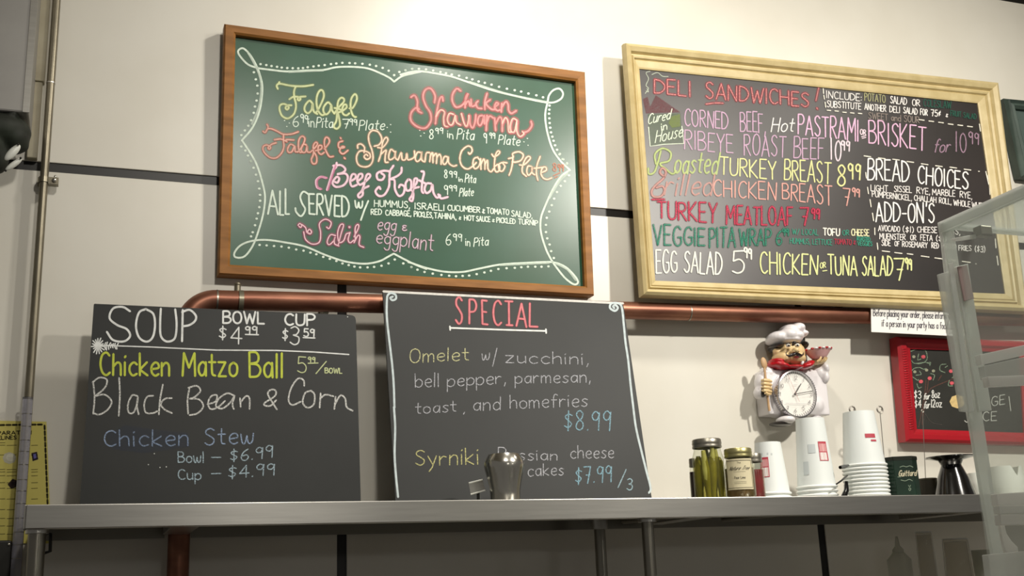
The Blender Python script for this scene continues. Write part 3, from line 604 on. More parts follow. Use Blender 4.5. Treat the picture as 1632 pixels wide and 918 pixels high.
wt = text('INCLUDE:', 1317, 156, 1373, 161, 11)+text('SALAD', 1419, 164, 1445, 167, 11)+text('OR', 1454, 168.5, 1466, 169, 10)
wt += text('SUBSTITUTE', 1318, 170.5, 1372, 174.5, 10)+text('ANOTHER', 1378, 174.5, 1412, 178, 9.5)+text('DELI', 1418, 178.5, 1434, 180, 9.5)+text('SALAD', 1440, 180, 1462, 183, 9.5)+text('FOR', 1467, 183, 1478, 184, 9.5)+text('75¢', 1484, 185, 1499, 186, 10)+text('+', 1507, 187, 1511, 187, 7)
B.draw(wt, 1.4, 'E2DEDA', .95, label='small white lettering')
wt = text('LIGHT', 1388, 304, 1415, 305.5, 9.5)+text('SISSEL', 1425, 305.5, 1453, 307, 9.5)+text('RYE,', 1461, 308, 1482, 310, 9.5)+text('MARBLE', 1486, 310.5, 1522, 313, 9.5)+text('RYE,', 1530, 314.5, 1549, 317, 10)
wt += text('PUMPERNICKEL,', 1390, 313.5, 1453, 320, 9)+text('CHALLAH', 1457, 319.5, 1492, 323, 8.5)+text('ROLL,', 1497, 323.5, 1516, 326, 9)+text('WHOLE', 1520, 327, 1546, 330, 9)+text('WHEAT', 1549, 331, 1576, 334, 9)
wt += text('AVOCADO', 1400, 368, 1434, 369.5, 9)+text('($1)', 1439, 370, 1456, 371, 9)+text('CHEESE', 1462, 370, 1493, 371, 9)+text('SWISS,', 1498, 372, 1530, 374, 9)
wt += text('MUENSTER', 1402, 381, 1443, 382.5, 9)+text('OR', 1451, 382.5, 1460, 383, 8)+text('FETA', 1467, 383, 1486, 384, 9)+text('($1)', 1492, 384.5, 1508, 385.5, 9)
wt += text('SIDE', 1405, 391, 1419, 392, 9)+text('OF', 1426, 392, 1433, 392.5, 7.5)+text('ROSEMARY', 1438, 393, 1478, 395, 8.5)+text('RED', 1485, 395, 1496, 396, 8.5)+text('POTATO', 1501, 396, 1524, 398, 8.5)+text('FRIES', 1528, 399, 1548, 400, 8)+text('($3)', 1554, 401, 1570, 402, 9)
B.draw(wt, 1.3, 'E2DEDA', .95, label='small white lettering')
B.draw(text('BREAD', 1383, 286, 1449, 289.5, 33, 34)+text('CHOICES', 1463, 292, 1543, 302, 29, 27)+text("ADD-ON'S", 1396, 353, 1489, 355, 31), 2.3, 'EDEAE6', .97, label='bold white lettering')
B.draw(text('POTATO', 1378, 160, 1411, 164, 12), 1.4, 'A2A078', .9, label='small yellow-green lettering')
B.draw(text('COLESLAW', 1472, 169, 1516, 173, 11)+text('FRUIT SALAD', 1515, 184, 1556, 190, 8), 1.5, '2C5A4C', .75, label='dark green faded lettering')
B.draw(text('SWEET and SOUR', 1384, 189, 1465, 196, 10), 1.2, '90857E', .9, label='small grey lettering')
ds = seg_dashes((1319, 139.5), (1554, 162), 21, 12)+seg_dashes((1318, 175.5), (1380, 182), 12.5, 6)+seg_dashes((1465, 191), (1556, 202.5), 15.5, 8)+seg_dashes((1377, 248), (1561, 273), 23, 11)+seg_dashes((1406, 400), (1455, 406), 20, 12)+seg_dashes((1468, 408), (1556, 420), 22, 13)
ds += [[(1312, 141), (1312.5, 149)], [(1313, 152), (1314, 158)], [(1315, 163), (1316, 171)]]+tr(1300, 280, 3.825, '316 70 322 110', '331 145 338 190', '346 228 353 275', '360 318 361 360', '375 410 379 450', '1060 55 1063 115', '1048 0 1052 30', '1095 385 1099 440', '1105 490 1112 545', '305 -20 309 15', smooth=False)+tr(1300, 90, 4.37, '1185 800 1205 890', '1140 470 1148 520', smooth=False)
B.draw(ds, 1.6, 'E6E2D4', .95, name='dashed_line')['kind'] = 'stuff'

# ------------------------------------------------------------ SOUP board leaning on the pipe
def leaning(name, label, corners, yb, yt, zt, thick=.006):
    pl = Plane(SZ, yb, zt, yt)
    # run the board down to the shelf top
    def down_to(p, q):
        A = pl.hit(*p); Bq = pl.hit(*q); t = (SZ+.001-A.z)/(Bq.z-A.z); return A+(Bq-A)*t
    TL, TR = pl.hit(*corners[0]), pl.hit(*corners[1]); BR = down_to(corners[1], corners[2]); BL = down_to(corners[0], corners[3])
    r = empty(name, (BL+BR)/2, label, 'chalkboard'); pts = []
    for i, (P, Q) in enumerate(((TL, TR), (TR, BR), (BR, BL), (BL, TL))):
        pts.append(P)
    # rounded corners
    out = []
    for i in range(4):
        P = pts[i]; a = (pts[i-1]-P).normalized(); b2 = (pts[(i+1) % 4]-P).normalized(); rr = .012 if i in (1, 2) else .003
        for k in range(5):
            t = k/4; out.append(P + a*rr*(1-t)**2 + b2*rr*t**2)
    bm = BM(); f0 = [bm.verts.new(q) for q in out]; f1 = [bm.verts.new(q-pl.n*thick) for q in out]
    bm.faces.new(f0); bm.faces.new(f1); n = len(out)
    for i in range(n): bm.faces.new([f0[i], f0[(i+1) % n], f1[(i+1) % n], f1[i]])
    obj('board_panel', bm, M['slate'], r)
    return r, pl
sroot, sp = leaning('soup_board', 'black chalkboard listing soups, unframed, leftmost board standing on the steel shelf', [(149.5, 484), (567, 502.5), (575, 797), (127, 803)], -.150, -.090, 2.16)
B = Board(sroot, sp)
CH = 'DCDCD8'
st = tr(130, 470, 4.59, '355 120 300 88 230 100 205 170 260 220 330 250 355 300 310 340 230 330 185 270', '470 103 420 130 398 225 420 310 475 342 520 310 537 225 525 140 470 103', '580 100 575 200 580 300 620 340 670 330 690 290 695 200 685 105', '740 110 735 340', '735 125 790 110 835 150 830 190 790 220 740 230')
B.draw(st, 3.4, 'E6E8E6', .95, label='bold white lettering')
st = [[(150, 550), (240, 553), (345, 558), (440, 558.5), (500, 561), (556, 565)]]
for k in range(15):
    a = k*2*math.pi/15+.1; r1 = random.uniform(8, 12); st.append([(156, 551), (156+r1*math.cos(a), 551+r1*math.sin(a)*1.15)])
for k in range(7):
    x = 166+k*3.3; st.append([(x, 552), (x+random.uniform(1, 4), 552-random.uniform(4, 9)+k*.4)]); st.append([(x, 552), (x+random.uniform(0, 3), 552+random.uniform(3, 9)-k*.5)])
B.draw(st, 2.0, 'E2E4E2', .95, name='underline', label='white underline with starburst')
B.draw(text('BOWL', 355.5, 515, 421, 516, 19, jit=.1)+text('CUP', 454, 518, 502, 519, 18, jit=.1), 3.0, 'E6E8E6', .96)
B.draw(text('$', 349, 540, 361, 541, 20)+text('4', 368, 547, 385, 548, 27)+text('99', 391, 532, 410, 533, 12)+[[(391, 533), (412, 533.5)]]+text('$', 450, 542, 459, 542, 18)+text('3', 462, 549, 477, 550, 28)+text('59', 484, 536, 501, 537, 12)+[[(483, 538), (502, 538.7)]], 2.2, 'DCDEDC', .95)
YE = 'C2CC52'
st = text('Chicken', 160, 598, 270, 599, 35, jit=.1)+text('Matzo', 291, 599, 378, 600, 37, jit=.1)+text('Ball', 398, 601, 451, 602, 38, jit=.1)
B.draw(st, 3.6, YE, .95, label='yellow lettering')
B.draw(text('5', 474, 594, 488, 595, 25)+text('99', 491, 577, 502, 577.5, 8)+[[(491, 579), (507, 578.5)], [(520, 576), (503.5, 595.5)]]+text('BOWL', 518, 594.5, 545, 595, 8), 1.8, 'C4CC9C', .9, label='pale lettering')
st = text('Black', 148, 660, 274, 660, 56, jit=.1, gap=2.6)
st = tr(130, 470, 4.59, '85 640 95 750 85 870', '80 640 130 605 185 620 170 680 100 740', '100 740 170 730 220 780 190 840 130 875 85 865', '275 605 280 740 272 885', '410 740 370 735 340 800 345 860 380 860 405 800 412 745 405 810 418 875', '525 738 480 745 458 800 470 860 520 865 555 850', '595 655 575 760 565 875', '660 755 610 760 580 800 610 840 662 865',
  '790 675 775 770 780 870', '780 680 840 665 870 700 830 745 790 760', '790 760 860 765 890 815 850 865 790 880', '920 800 980 780 990 735 950 740 925 790 945 835 1000 820 1050 775')
st += tr(340, 470, 4.59, '150 735 100 720 40 760 20 815 70 830 130 780 155 735 140 800 150 835', '195 755 200 820', '195 790 240 740 265 760 265 835', '465 838 400 730 420 695 455 700 450 740 375 790 380 810 420 810 460 770',
  '665 665 660 625 620 612 570 680 550 770 580 805 640 780', '715 700 670 720 655 790 690 825 735 800 740 730 715 700', '785 720 778 825', '780 760 820 730 880 742', '895 745 885 835', '890 800 930 735 965 760 975 820 1020 848')
B.draw(st, 2.6, CH, .9, True, label='white chalk lettering')
st = text('Chicken', 166, 711, 300, 710, 25, 27)+text('Stew', 326, 710, 404, 706, 27)
B.draw(st, 2.2, '98ABC8', .85, True, label='pale blue chalk lettering')
B.fill([(168, 692), (200, 678), (240, 684), (300, 690), (302, 712), (230, 722), (180, 716)], '3C4A66', .18)
st = text('Bowl', 284, 737, 325, 737, 17)+[[(337, 729), (352, 729)]]+text('$6.99', 367, 736, 435, 729, 19)+text('Cup', 284, 764, 320, 765, 16)+[[(337, 755), (352, 754.5)]]+text('$4.99', 364, 763, 438, 757, 19)
B.draw(st, 1.9, 'A9BDC8', .88, True, label='pale blue chalk lettering')
B.dots([(554, 505), (236.5, 740.5), (255, 745), (265, 744), (246, 723)], .9, 'C8CCC8', name='speck')

# ------------------------------------------------------------ SPECIAL board
proot, pp = leaning('special_board', 'black chalkboard of the daily special with white scroll border, middle board on the shelf', [(610, 463), (993, 482), (1038, 789), (630, 793)], -.205, -.105, 2.2)
B = Board(proot, pp)
B.draw([[(611, 464.5), (993, 483.5)]], 3.6, 'D8D6D0', .95, name='border_line')
st = tr(600, 450, 3.627, '95 82 80 90 92 103 112 95 110 72 85 62 65 75 60 110 60 200 70 300 82 400 93 500 100 600 104 725')+tr(600, 640, 3.627, '101 30 108 150 105 300 112 420 125 552')
st += tr(600, 450, 3.627, '1375 150 1368 138 1382 132 1395 148 1378 165 1350 148 1358 122 1395 120 1418 145 1430 250 1440 350 1455 450 1470 600 1484 718')+tr(600, 640, 3.627, '1484 30 1500 150 1530 280 1560 400 1585 500 1575 528')
B.draw(st, 3.4, 'C8D4D6', .93, name='border_line')
st = text('S', 726, 515, 737, 516, 41)+text('P', 748, 516, 759, 517, 40)+text('E', 769, 516, 777, 517, 38)+text('C', 786, 517, 799, 518, 38)+text('I', 811, 518, 812, 518, 38)+[[(807, 518), (817, 518.5)], [(805, 480), (817, 480.5)]]+text('A', 823, 519, 839, 521, 38)+text('L', 844, 520, 857, 520.5, 38)
B.draw(st, 3.8, 'B8505E', .7, name='chalk_shading'); B.draw(st, 2.6, 'D8868A', .92, label='coral red lettering')
B.draw([[(717, 522.5), (800, 525.5), (870, 527.5)], [(717, 520), (717.5, 526)], [(870, 524.5), (870.5, 531)]], 2.6, 'E8EAE6', .96, name='underline')
GY = 'B9BAC0'
B.draw(text('Omelet', 653, 578, 747, 574, 23, 20), 1.7, 'D0CE9E', .9, True, label='cream chalk lettering')
st = text('w', 768, 574, 780, 573, 17)+[[(792, 555), (785, 584)]]+text('zucchini,', 806, 578, 938, 581, 19)
st += text('bell', 662, 617, 700, 617, 22)+text('pepper,', 713, 616, 806, 611, 20)+text('parmesan,', 821, 611, 941, 609, 19)
st += text('toast', 662, 660, 727, 656, 18)+text(',', 738, 658, 741, 658, 12)+text('and', 754, 655, 797, 653, 21)+text('homefries', 813, 651, 936, 648, 21)
st += text('Russian', 794, 734, 888, 733, 21, 16)+text('cheese', 909, 731, 978, 730, 20)+text('pan', 790, 760, 830, 759, 18)+text('cakes', 841, 759, 898, 757, 19)
B.draw(st, 1.6, GY, .88, True, label='grey-white chalk lettering')
BL_ = '8FB6C6'
B.draw(text('$8.99', 899, 686, 973, 686, 29, 32)+text('$7.99', 917, 771, 975, 768, 26), 2.0, BL_, .85, True, label='blue chalk lettering')
B.draw([[(998, 748), (985, 777)]]+text('3', 999, 781, 1008, 781, 18), 1.8, 'A8C4CE', .85, True, label='blue chalk lettering')
B.draw(text('Syrniki', 662, 742, 763, 740, 24, 26), 1.8, 'CDC98C', .9, True, label='yellow chalk lettering')
for k in range(2): pass

# ------------------------------------------------------------ red framed juice board
rp = Plane(1.85, -.030, 2.2, -.030)
r = empty('juice_board', at(1530, 700, 0), 'small black chalkboard with a drawn fruit tree in a glossy red frame, far right', 'chalkboard')
rq = [(1427, 537), (1652, 545), (1662, 710), (1442, 704)]; ri = [(1450, 556), (1625, 562), (1632, 690), (1461, 684)]
rrails = frame(r, rp, rq, ri, [(0, -.026), (0, .004), (.2, .011), (.55, .011), (.75, .004), (1, .001), (1, -.012)], M['red'], M['red'])
# ribs along the left rail
nr = 34
for i in range(nr):
    t = (i+1.5)/(nr+2); x = 1436+(1449-1436)*t; y = 552+(690-552)*t
    P = rp.hit(x, y); bm = BM(); ell(bm, P+rp.n*.0115, (.0085, .002, .0013), 8, rot=-.1); obj('rib', bm, M['red'], rrails[3], smooth=True)
bm = BM(); slab(bm, rp, [(1446, 552), (1630, 558), (1637, 694), (1456, 688)], -.018, -.004); obj('board_panel', bm, M['black'], r)
B = Board(r, Plane(1.85, -.026, 2.2, -.026))
o_, s_ = (1370, 470), 3.672
B.draw(tr(*o_, s_, '388 500 378 600 345 775', '402 500 395 560 375 680 365 760', '400 570 430 540 550 490', '460 500 480 470'), 1.6, '6E4C44', .8, True, name='drawn_trunk')
B.draw(tr(*o_, s_, '300 330 345 315 385 325 395 375 365 400 320 400 305 385', '345 345 340 380 360 375', '330 400 390 395 410 405', '300 450 320 430 350 425 375 435 390 430', '330 470 360 465 350 445', '310 480 340 500 345 495', '415 460 438 470 430 500', '335 520 345 545 362 540', '505 405 475 410 470 440 500 455', '500 425 515 415', '540 485 560 475', '525 500 520 530 545 532', '395 400 415 395 410 415'), 1.3, '8FA58C', .85, True, name='drawn_leaves')
def fruit(pts, rad, col, name='drawn_fruit'):
    B.dots([(o_[0]+x/s_, o_[1]+y/s_) for x, y in pts], rad, col, name=name)
fruit([(373, 362), (359, 507), (410, 488), (535, 446), (540, 516)], 3.0, 'D8616A'); fruit([(317, 362), (323, 450), (432, 445), (392, 440)], 2.4, '9A9C84')
B.dots([(1526, 640)], 11, 'D8BE84', name='drawn_orange', label='pale orange disc standing for the letter O')
B.draw(text('$3', 1457, 635, 1468, 635, 12)+text('for', 1472, 637, 1481, 636, 10, slant=.2)+text('8oz', 1485, 634, 1498, 634, 12)+text('$4', 1458, 650, 1468, 649, 12)+text('for', 1472, 651, 1481, 650, 11, slant=.2)+text('12oz', 1484, 649, 1501, 649, 12), 1.4, 'E6E6E0', .95, label='small white lettering')
B.draw(text('RANGE', 1541, 654, 1601, 644, 15)+text('JUICE', 1537, 673, 1588, 670, 14)+[[(1608, 632), (1611, 655)]], 1.3, 'C4C6BE', .9, label='white lettering')
B.draw(tr(*o_, s_, '380 690 420 745 480 760', '385 700 375 740'), 1.2, '55504C', .7, True, name='smudge')

# ------------------------------------------------------------ paper notice on the pipe
np_ = Plane(2.1, -.082, 2.4, -.082)
nt_ = empty('paper_notice', at(1465, 532, -.08), 'white printed food allergy notice taped over the right of the copper pipe', 'sign')
bm = BM(); slab(bm, np_, [(1388, 484.5), (1548, 489), (1549, 537), (1389, 529)], -.002, 0); obj('sheet', bm, M['white'], nt_)
B = Board(nt_, np_, .0004)
def serif(s, x0, y0, x1, y1, h): return text(s, x0, y0, x1, y1, h, jit=0, gap=1.6)
st = serif('Before placing your order, please inform your server', 1392, 503.5, 1544, 510, 10.5)+serif('if a person in your party has a food allergy', 1405.5, 520, 1532, 525.5, 10.5)
B.draw(st, 1.15, '55525A', .95, label='grey printed text')

# ------------------------------------------------------------ dark green frame at the far right edge
fp = Plane(2.6, -.03, 2.9, -.03)
fr = empty('picture_frame', at(1660, 280, 0), 'dark green picture frame cut off by the right edge of view', 'picture')
frame(fr, fp, [(1599, 157), (1760, 172), (1790, 300), (1627, 282)], [(1618, 173), (1745, 187), (1770, 284), (1642, 268)], [(0, -.028), (0, .0), (.25, .014), (.5, .006), (.75, .008), (1, .0), (1, -.014)], M['dgreen'], M['dgreen'])
bm = BM(); slab(bm, fp, [(1612, 168), (1750, 181), (1778, 290), (1636, 274)], -.020, -.010); obj('picture_panel', bm, mat('grey_green_print', '4C5A55', .4), fr)

# ------------------------------------------------------------ things on the shelf
def heights(cx, y): return lambda py: at(cx, py, y).z
def base(cx, y, pyref=780):
    p = at(cx, pyref, y); return Vector((p.x, y, SZ))
def jar(name, label, cx, y, rpx, topy, lidm, fillm, parts=None, group=None):
    b = base(cx, y); s = sc(cx, 750, y); R_ = rpx*s; H = at(cx, topy, y).z-SZ
    rt = empty(name, b, label, 'jar', group)
    lh = .019; bm = BM()
    lathe(bm, b, [(0, 0), (R_*.88, 0), (R_, .006), (R_, H-lh-.022), (R_*.86, H-lh-.006), (R_*.84, H-.004)], 32); obj('glass_body', bm, M['glass'], rt, smooth=True)
    bm = BM(); lathe(bm, b, [(R_*.85, H-lh), (R_*.93, H-lh), (R_*.95, H-lh+.003), (R_*.92, H-lh+.005), (R_*.93, H-.011), (R_*.95, H-.009), (R_*.93, H-.007), (R_*.93, H-.002), (R_*.88, H), (0, H)], 32); obj('lid', bm, lidm, rt, smooth=True)
    return rt, b, R_, H
y0 = -.30
# pickle jar
jr, b, R_, H = jar('pickle_jar', 'tall glass jar of whole green pickles with a grey metal lid, on the steel shelf', 1132, -.30, 25, 700.5, M['lid'], None)
bm = BM(); lathe(bm, b, [(0, .003), (R_*.86, .003), (R_*.95, .008), (R_*.95, H-.05), (R_*.8, H-.04), (0, H-.04)], 32); obj('brine', bm, M['brine'], jr, smooth=True)
for (ax, ay, rr, hh, tl) in ((-.50, -.52, .26, .100, -.06), (-.08, -.66, .25, .108, .05), (.36, -.58, .22, .104, -.08), (.66, -.28, .24, .080, .03), (0, .2, .3, .104, 0), (-.6, .2, .28, .09, .02), (.5, .4, .3, .1, 0)):
    bm = BM(); n = 9; pts = [b+Vector((ax*R_+tl*.1*(k/8-.5), ay*R_, .006+hh*k/8)) for k in range(n)]
    tube(bm, pts, [R_*rr*math.sin(math.pi*min(.93, max(.12, k/8)))**.45 for k in range(n)], 12); obj('pickle', bm, M['pickle'], jr, smooth=True)
# amber jar with label
jr, b, R_, H = jar('preserve_jar', 'squat jar of dark amber preserve with a cream paper label and brass lid', 1181, -.345, 23.5, 715.5, M['lidg'], None)
bm = BM(); lathe(bm, b, [(0, .003), (R_*.86, .003), (R_*.96, .008), (R_*.96, H-.042), (0, H-.040)], 32); obj('preserve', bm, M['amber'], jr, smooth=True)
def curved(bm, b, R, a0, a1, z0, z1, n=14):
    prev = None
    for k in range(n+1):
        a = a0+(a1-a0)*k/n; x, yy = b.x+R*math.sin(a), b.y-R*math.cos(a)
        c = (bm.verts.new((x, yy, z0)), bm.verts.new((x, yy, z1)))
        if prev: bm.faces.new([prev[0], c[0], c[1], prev[1]])
        prev = c
lz0, lz1 = at(1181, 780, -.37).z, at(1181, 731, -.37).z
PH = math.atan2(b.x, D+b.y)                     # direction of the camera round the jar's axis
bm = BM(); curved(bm, b, R_+.0008, -1.0-PH+.05, .95-PH, max(lz0, SZ+.006), lz1); obj('label', bm, M['ivory'], jr, smooth=True)
def on_cyl(bm, b, R, a0, a1, z0, z1, s, w, jit=0, slant=0):
    for st in text(s, 0, 0, 1, 0, 1, jit=jit, slant=slant):
        bb = [(u, -v) for u, v in st]
        hit = lambda u, v, h: Vector((b.x+(R+h)*math.sin(a0+(a1-a0)*u), b.y-(R+h)*math.cos(a0+(a1-a0)*u), z0+(z1-z0)*v))
        k = (z1-z0)/max(1e-6, (a1-a0)*R)
        pts = bb; n = len(pts); L = []; Rr = []
        for i, p in enumerate(pts):
            a = pts[max(i-1, 0)]; c = pts[min(i+1, n-1)]; dx, dy = (c[0]-a[0])*(a1-a0)*R, (c[1]-a[1])*(z1-z0); l = math.hypot(dx, dy) or 1e-6
            nx, ny = -dy/l*w/2, dx/l*w/2
            L.append(bm.verts.new(hit(p[0]+nx/((a1-a0)*R), p[1]+ny/(z1-z0), 0))); Rr.append(bm.verts.new(hit(p[0]-nx/((a1-a0)*R), p[1]-ny/(z1-z0), 0)))
        for i in range(n-1): bm.faces.new([L[i], L[i+1], Rr[i+1], Rr[i]])
zm = lambda py: at(1181, py, -.37).z
bm = BM(); on_cyl(bm, b, R_+.0014, -.72-PH, .62-PH, zm(749), zm(743), 'Nature Tree', .0007, slant=.15); on_cyl(bm, b, R_+.0014, -.35-PH, .35-PH, zm(763), zm(759), 'Pear Lime', .0006)
on_cyl(bm, b, R_+.0014, -.12-PH, .12-PH, zm(738.5), zm(736), 'The', .0004)
for py in (752, 768, 770.5): curved(bm, b, R_+.0014, -.4-PH, .4-PH, zm(py), zm(py)+.0004, 6)
obj('label_print', bm, M['ink'], jr)
bm = BM()
for (u0, u1, v0, v1) in ((-.93, .88, 733.5, 734.2), (-.93, .88, 777, 777.7)): curved(bm, b, R_+.0013, u0-PH+.02, u1-PH, zm(v1), zm(v0))
for u in (-.93, .86): curved(bm, b, R_+.0013, u-PH+.01, u-PH+.03, zm(777.5), zm(733.5), 2)
obj('label_border', bm, M['ink'], jr)
jr, b, R_, H = jar('preserve_jar', 'narrow jar of deep red preserve half hidden behind the cream-labelled jar', 1204, -.27, 15.5, 723.5, M['lid'], None)
bm = BM(); lathe(bm, b, [(0, .003), (R_*.9, .003), (R_*.96, .008), (R_*.96, H-.036), (0, H-.034)], 32); obj('preserve', bm, M['berry'], jr, smooth=True)
jr, b, R_, H = jar('preserve_jar', 'small dark jar peeking out left behind the pickle jar', 1111, -.20, 10.5, 731, M['lid'], None)
bm = BM(); lathe(bm, b, [(0, .003), (R_*.9, .003), (R_*.96, .008), (R_*.96, H-.03), (0, H-.028)], 24); obj('preserve', bm, M['dark'], jr, smooth=True)
# paper cup stacks (cups upside down, each cup an object)
def cup_proto(rt, rr, hc):
    e = empty('paper_cup', (0, 0, 0), 'x', 'cup', 'x')
    bm = BM(); lathe(bm, (0, 0, 0), [(rr*.955, .002), (rt, hc), (rt*.93, hc), (rt*.90, hc-.006), (0, hc-.006)], 40); obj('cup_wall', bm, M['cup'], e, smooth=True)
    bm = BM(); n = 10; lathe(bm, (0, 0, 0), [(rr*.975+.0028*math.cos(2*math.pi*k/n), .003+.0028*math.sin(2*math.pi*k/n)) for k in range(n+1)], 40); obj('rim', bm, M['cuprim'], e, smooth=True)
    return e
def stack(cx, y, rt, rr, topy, n, pitch, tops, others, group, deco):
    b = base(cx, y); s = sc(cx, 760, y); H = at(cx-4, topy, y).z-SZ; hc = H-(n-1)*pitch
    e = cup_proto(rt*s, rr*s, hc); e.location = b+Vector((0, 0, (n-1)*pitch)); e['label'] = tops; e['group'] = group
    for k in range(n-1):
        c = e.copy(); COL.objects.link(c); c.location = b+Vector((random.uniform(-.0006, .0006), 0, k*pitch+.0001)); c['label'] = ('bottom' if k == 0 else ORD[n-1-k])+' '+others
        for ch in list(e.children):
            q = ch.copy(); COL.objects.link(q); q.parent = c
    # prints on the top cup
    def rad(z): return rr*s*.955+(rt*s-rr*s*.955)*(z-.002)/(hc-.002)
    off = (n-1)*pitch; ph = math.atan2(b.x, D+y)
    for (m, dxa, dxb, pya, pyb) in deco:
        za, zb_ = at(cx, pya, y-.03).z-SZ-off, at(cx, pyb, y-.03).z-SZ-off
        bm = BM(); R0 = rad((za+zb_)/2)
        def ang(dx): return math.asin(max(-1, min(1, dx*s/R0)))-ph
        N = 8
        for k in range(N):
            vs = []
            for (a, z) in ((k/N, za), ((k+1)/N, za), ((k+1)/N, zb_), (k/N, zb_)):
                t = ang(dxa)+(ang(dxb)-ang(dxa))*a; rz = rad(z)+.0006
                vs.append(bm.verts.new((rz*math.sin(t), -rz*math.cos(t), z)))
            bm.faces.new(vs)
        me = bpy.data.meshes.new('logo'); bm.to_mesh(me); bm.free(); me.materials.append(m); o = bpy.data.objects.new('printed_logo', me); COL.objects.link(o); o.parent = e
    return e
ORD = ['', 'second from top', 'third from top', 'fourth from top', 'fifth from top', 'sixth from top', 'seventh from top', 'eighth from top', 'ninth from top']
def arrowbox(x0, x1, ya, ym, yb):   # red framed box with two opposed arrows below a filled panel
    L = [(M['logo'], x0, x1, yb, ya), (M['logop'], x0+1.0, x1-1.0, ym-1.0, ya+3.5), (M['white'], x0+1.2, x1-1.2, yb-1.2, ym+.6)]
    xm = (x0+x1)/2
    return L
stack(1302, -.24, 22.5, 31.5, 668, 4, .0098, 'topmost paper cup of the tall middle stack, red boxed logo at its right', 'rim of the nested paper cups in the tall middle stack', 'paper cups in the middle stack', arrowbox(9, 21.5, 704, 721, 735)+[(M['dim'], -7, 4, 722, 708), (M['dim'], -17, -9, 756, 735)])
stack(1382, -.25, 24.5, 34.5, 657.5, 10, .0086, 'topmost paper cup of the many-rimmed right stack, small red stripe print', 'rim of the nested paper cups in the right stack', 'paper cups in the right stack', [(M['logo'], 6, 21, 698.5, 692), (M['logo'], 14, 22, 704.5, 701.5)])
stack(1230, -.21, 20.5, 29.5, 706, 3, .0088, 'topmost paper cup of the short left stack beside the red jar', 'rim of the nested paper cups in the short left stack', 'paper cups in the left stack', arrowbox(-14, -1, 728, 744, 760)+[(M['dim'], -12, -9, 724, 721), (M['dim'], -2, 0, 724, 721), (M['dim'], 4, 6, 725, 722)])

# black tongs behind the stacks
b = base(1338, -.33)
def P3(px, py, y): return at(px, py, y)
tg = empty('black_utensil', base(1345, -.3), 'black plastic utensil lying behind the right cup stack', 'utensil')
bm = BM(); tube(bm, [P3(1350, 758, -.28), P3(1341, 766, -.3), P3(1333, 771.5, -.31)], [.0025, .0022, .0018], 8); obj('handle', bm, M['blackp'], tg, smooth=True)
bm = BM(); tube(bm, [P3(1352, 742, -.27), P3(1345, 744, -.28), P3(1339, 745, -.29)], [.003, .005, .004], 8); obj('knob', bm, M['blackp'], tg, smooth=True)
bm = BM(); a = P3(1347, 784, -.30); a.z = SZ; tube(bm, [a+Vector((-.006, 0, .004)), a+Vector((.004, 0, .02)), a+Vector((.006, 0, .04))], [.007, .006, .004], 8); tube(bm, [a+Vector((.006, .01, .004)), a+Vector((-.02, .0, .003))], .003, 8); obj('stand', bm, M['blackp'], tg, smooth=True)
# wire card holders
def cardholder(px, py, bx, y, label, turns=2.4, r0=6.8):
    c = at(px, py, y); s = sc(px, py, y); bb = Vector((at(bx, 780, y).x, y, SZ)); e = empty('wire_card_holder', bb, label, 'card holder', None)
    pts = [c+Vector((s*r0*(1-.32*t/turns*1.6 if True else 1)*math.cos(2*math.pi*t-1.57)*1.0, 0, s*r0*(1-.32*t/turns*1.6)*math.sin(2*math.pi*t-1.57))) for t in [k/16 for k in range(int(turns*16))]]
    bm = BM(); tube(bm, pts, .0010, 6); obj('spiral', bm, M['wire'], e, smooth=True)
    bm = BM(); tube(bm, [pts[0], bb], .0010, 6); obj('stem', bm, M['wire'], e, smooth=True)
    bm = BM(); lathe(bm, bb, [(0, 0), (.018, 0), (.018, .003), (.004, .007), (0, .007)], 20); obj('foot', bm, M['wire'], e, smooth=True)
cardholder(1358, 653, 1372, -.12, 'spiral wire card holder rising behind the right cup stack')
cardholder(1402, 653, 1413, -.14, 'spiral wire card holder standing between the right cup stack and the green tin')
cardholder(1470, 655, 1474, -.13, 'plain thin wire card holder in front of the red framed board', 1.2, 2.5)
# green tin
y = -.27; c = at(1436, 757, y); s = sc(1436, 757, y)
tn = empty('tea_tin', (c.x, y, SZ), 'dark green octagonal tin with ornate pale script print', 'tin')
w = 25*s; H = at(1436, 731, y-.02).z-SZ
def octo(bm, c, w, dpt, z0, z1, ch=.34, sx=1.0):
    pts = [(-w, -dpt*ch), (-w*(1-ch), -dpt), (w*(1-ch), -dpt), (w, -dpt*ch), (w, dpt*ch), (w*(1-ch), dpt), (-w*(1-ch), dpt), (-w, dpt*ch)]
    A = [bm.verts.new((c.x+p[0]*sx, c.y+p[1]*sx, z0)) for p in pts]; Bv = [bm.verts.new((c.x+p[0], c.y+p[1], z1)) for p in pts]
    bm.faces.new(A); bm.faces.new(Bv)
    for i in range(8): bm.faces.new([A[i], A[(i+1) % 8], Bv[(i+1) % 8], Bv[i]])
def rotz(o, c, a):
    pass
bm = BM(); octo(bm, c, w, w*.8, SZ, SZ+H, .4)
bmesh.ops.rotate(bm, verts=bm.verts, cent=(c.x, c.y, 0), matrix=Matrix.Rotation(-.42, 3, 'Z')); obj('tin_body', bm, M['tin'], tn, bevel=.001)
bm = BM(); octo(bm, c, w*1.04, w*.84, SZ+H-.004, SZ+H+.005, .4)
bmesh.ops.rotate(bm, verts=bm.verts, cent=(c.x, c.y, 0), matrix=Matrix.Rotation(-.42, 3, 'Z')); obj('tin_lid', bm, M['tinlid'], tn, bevel=.0015)
fn = Vector((math.sin(-.42)*1, -math.cos(.42), 0)); fc = Vector((c.x, c.y, 0))+fn*(w*.8+.0006)
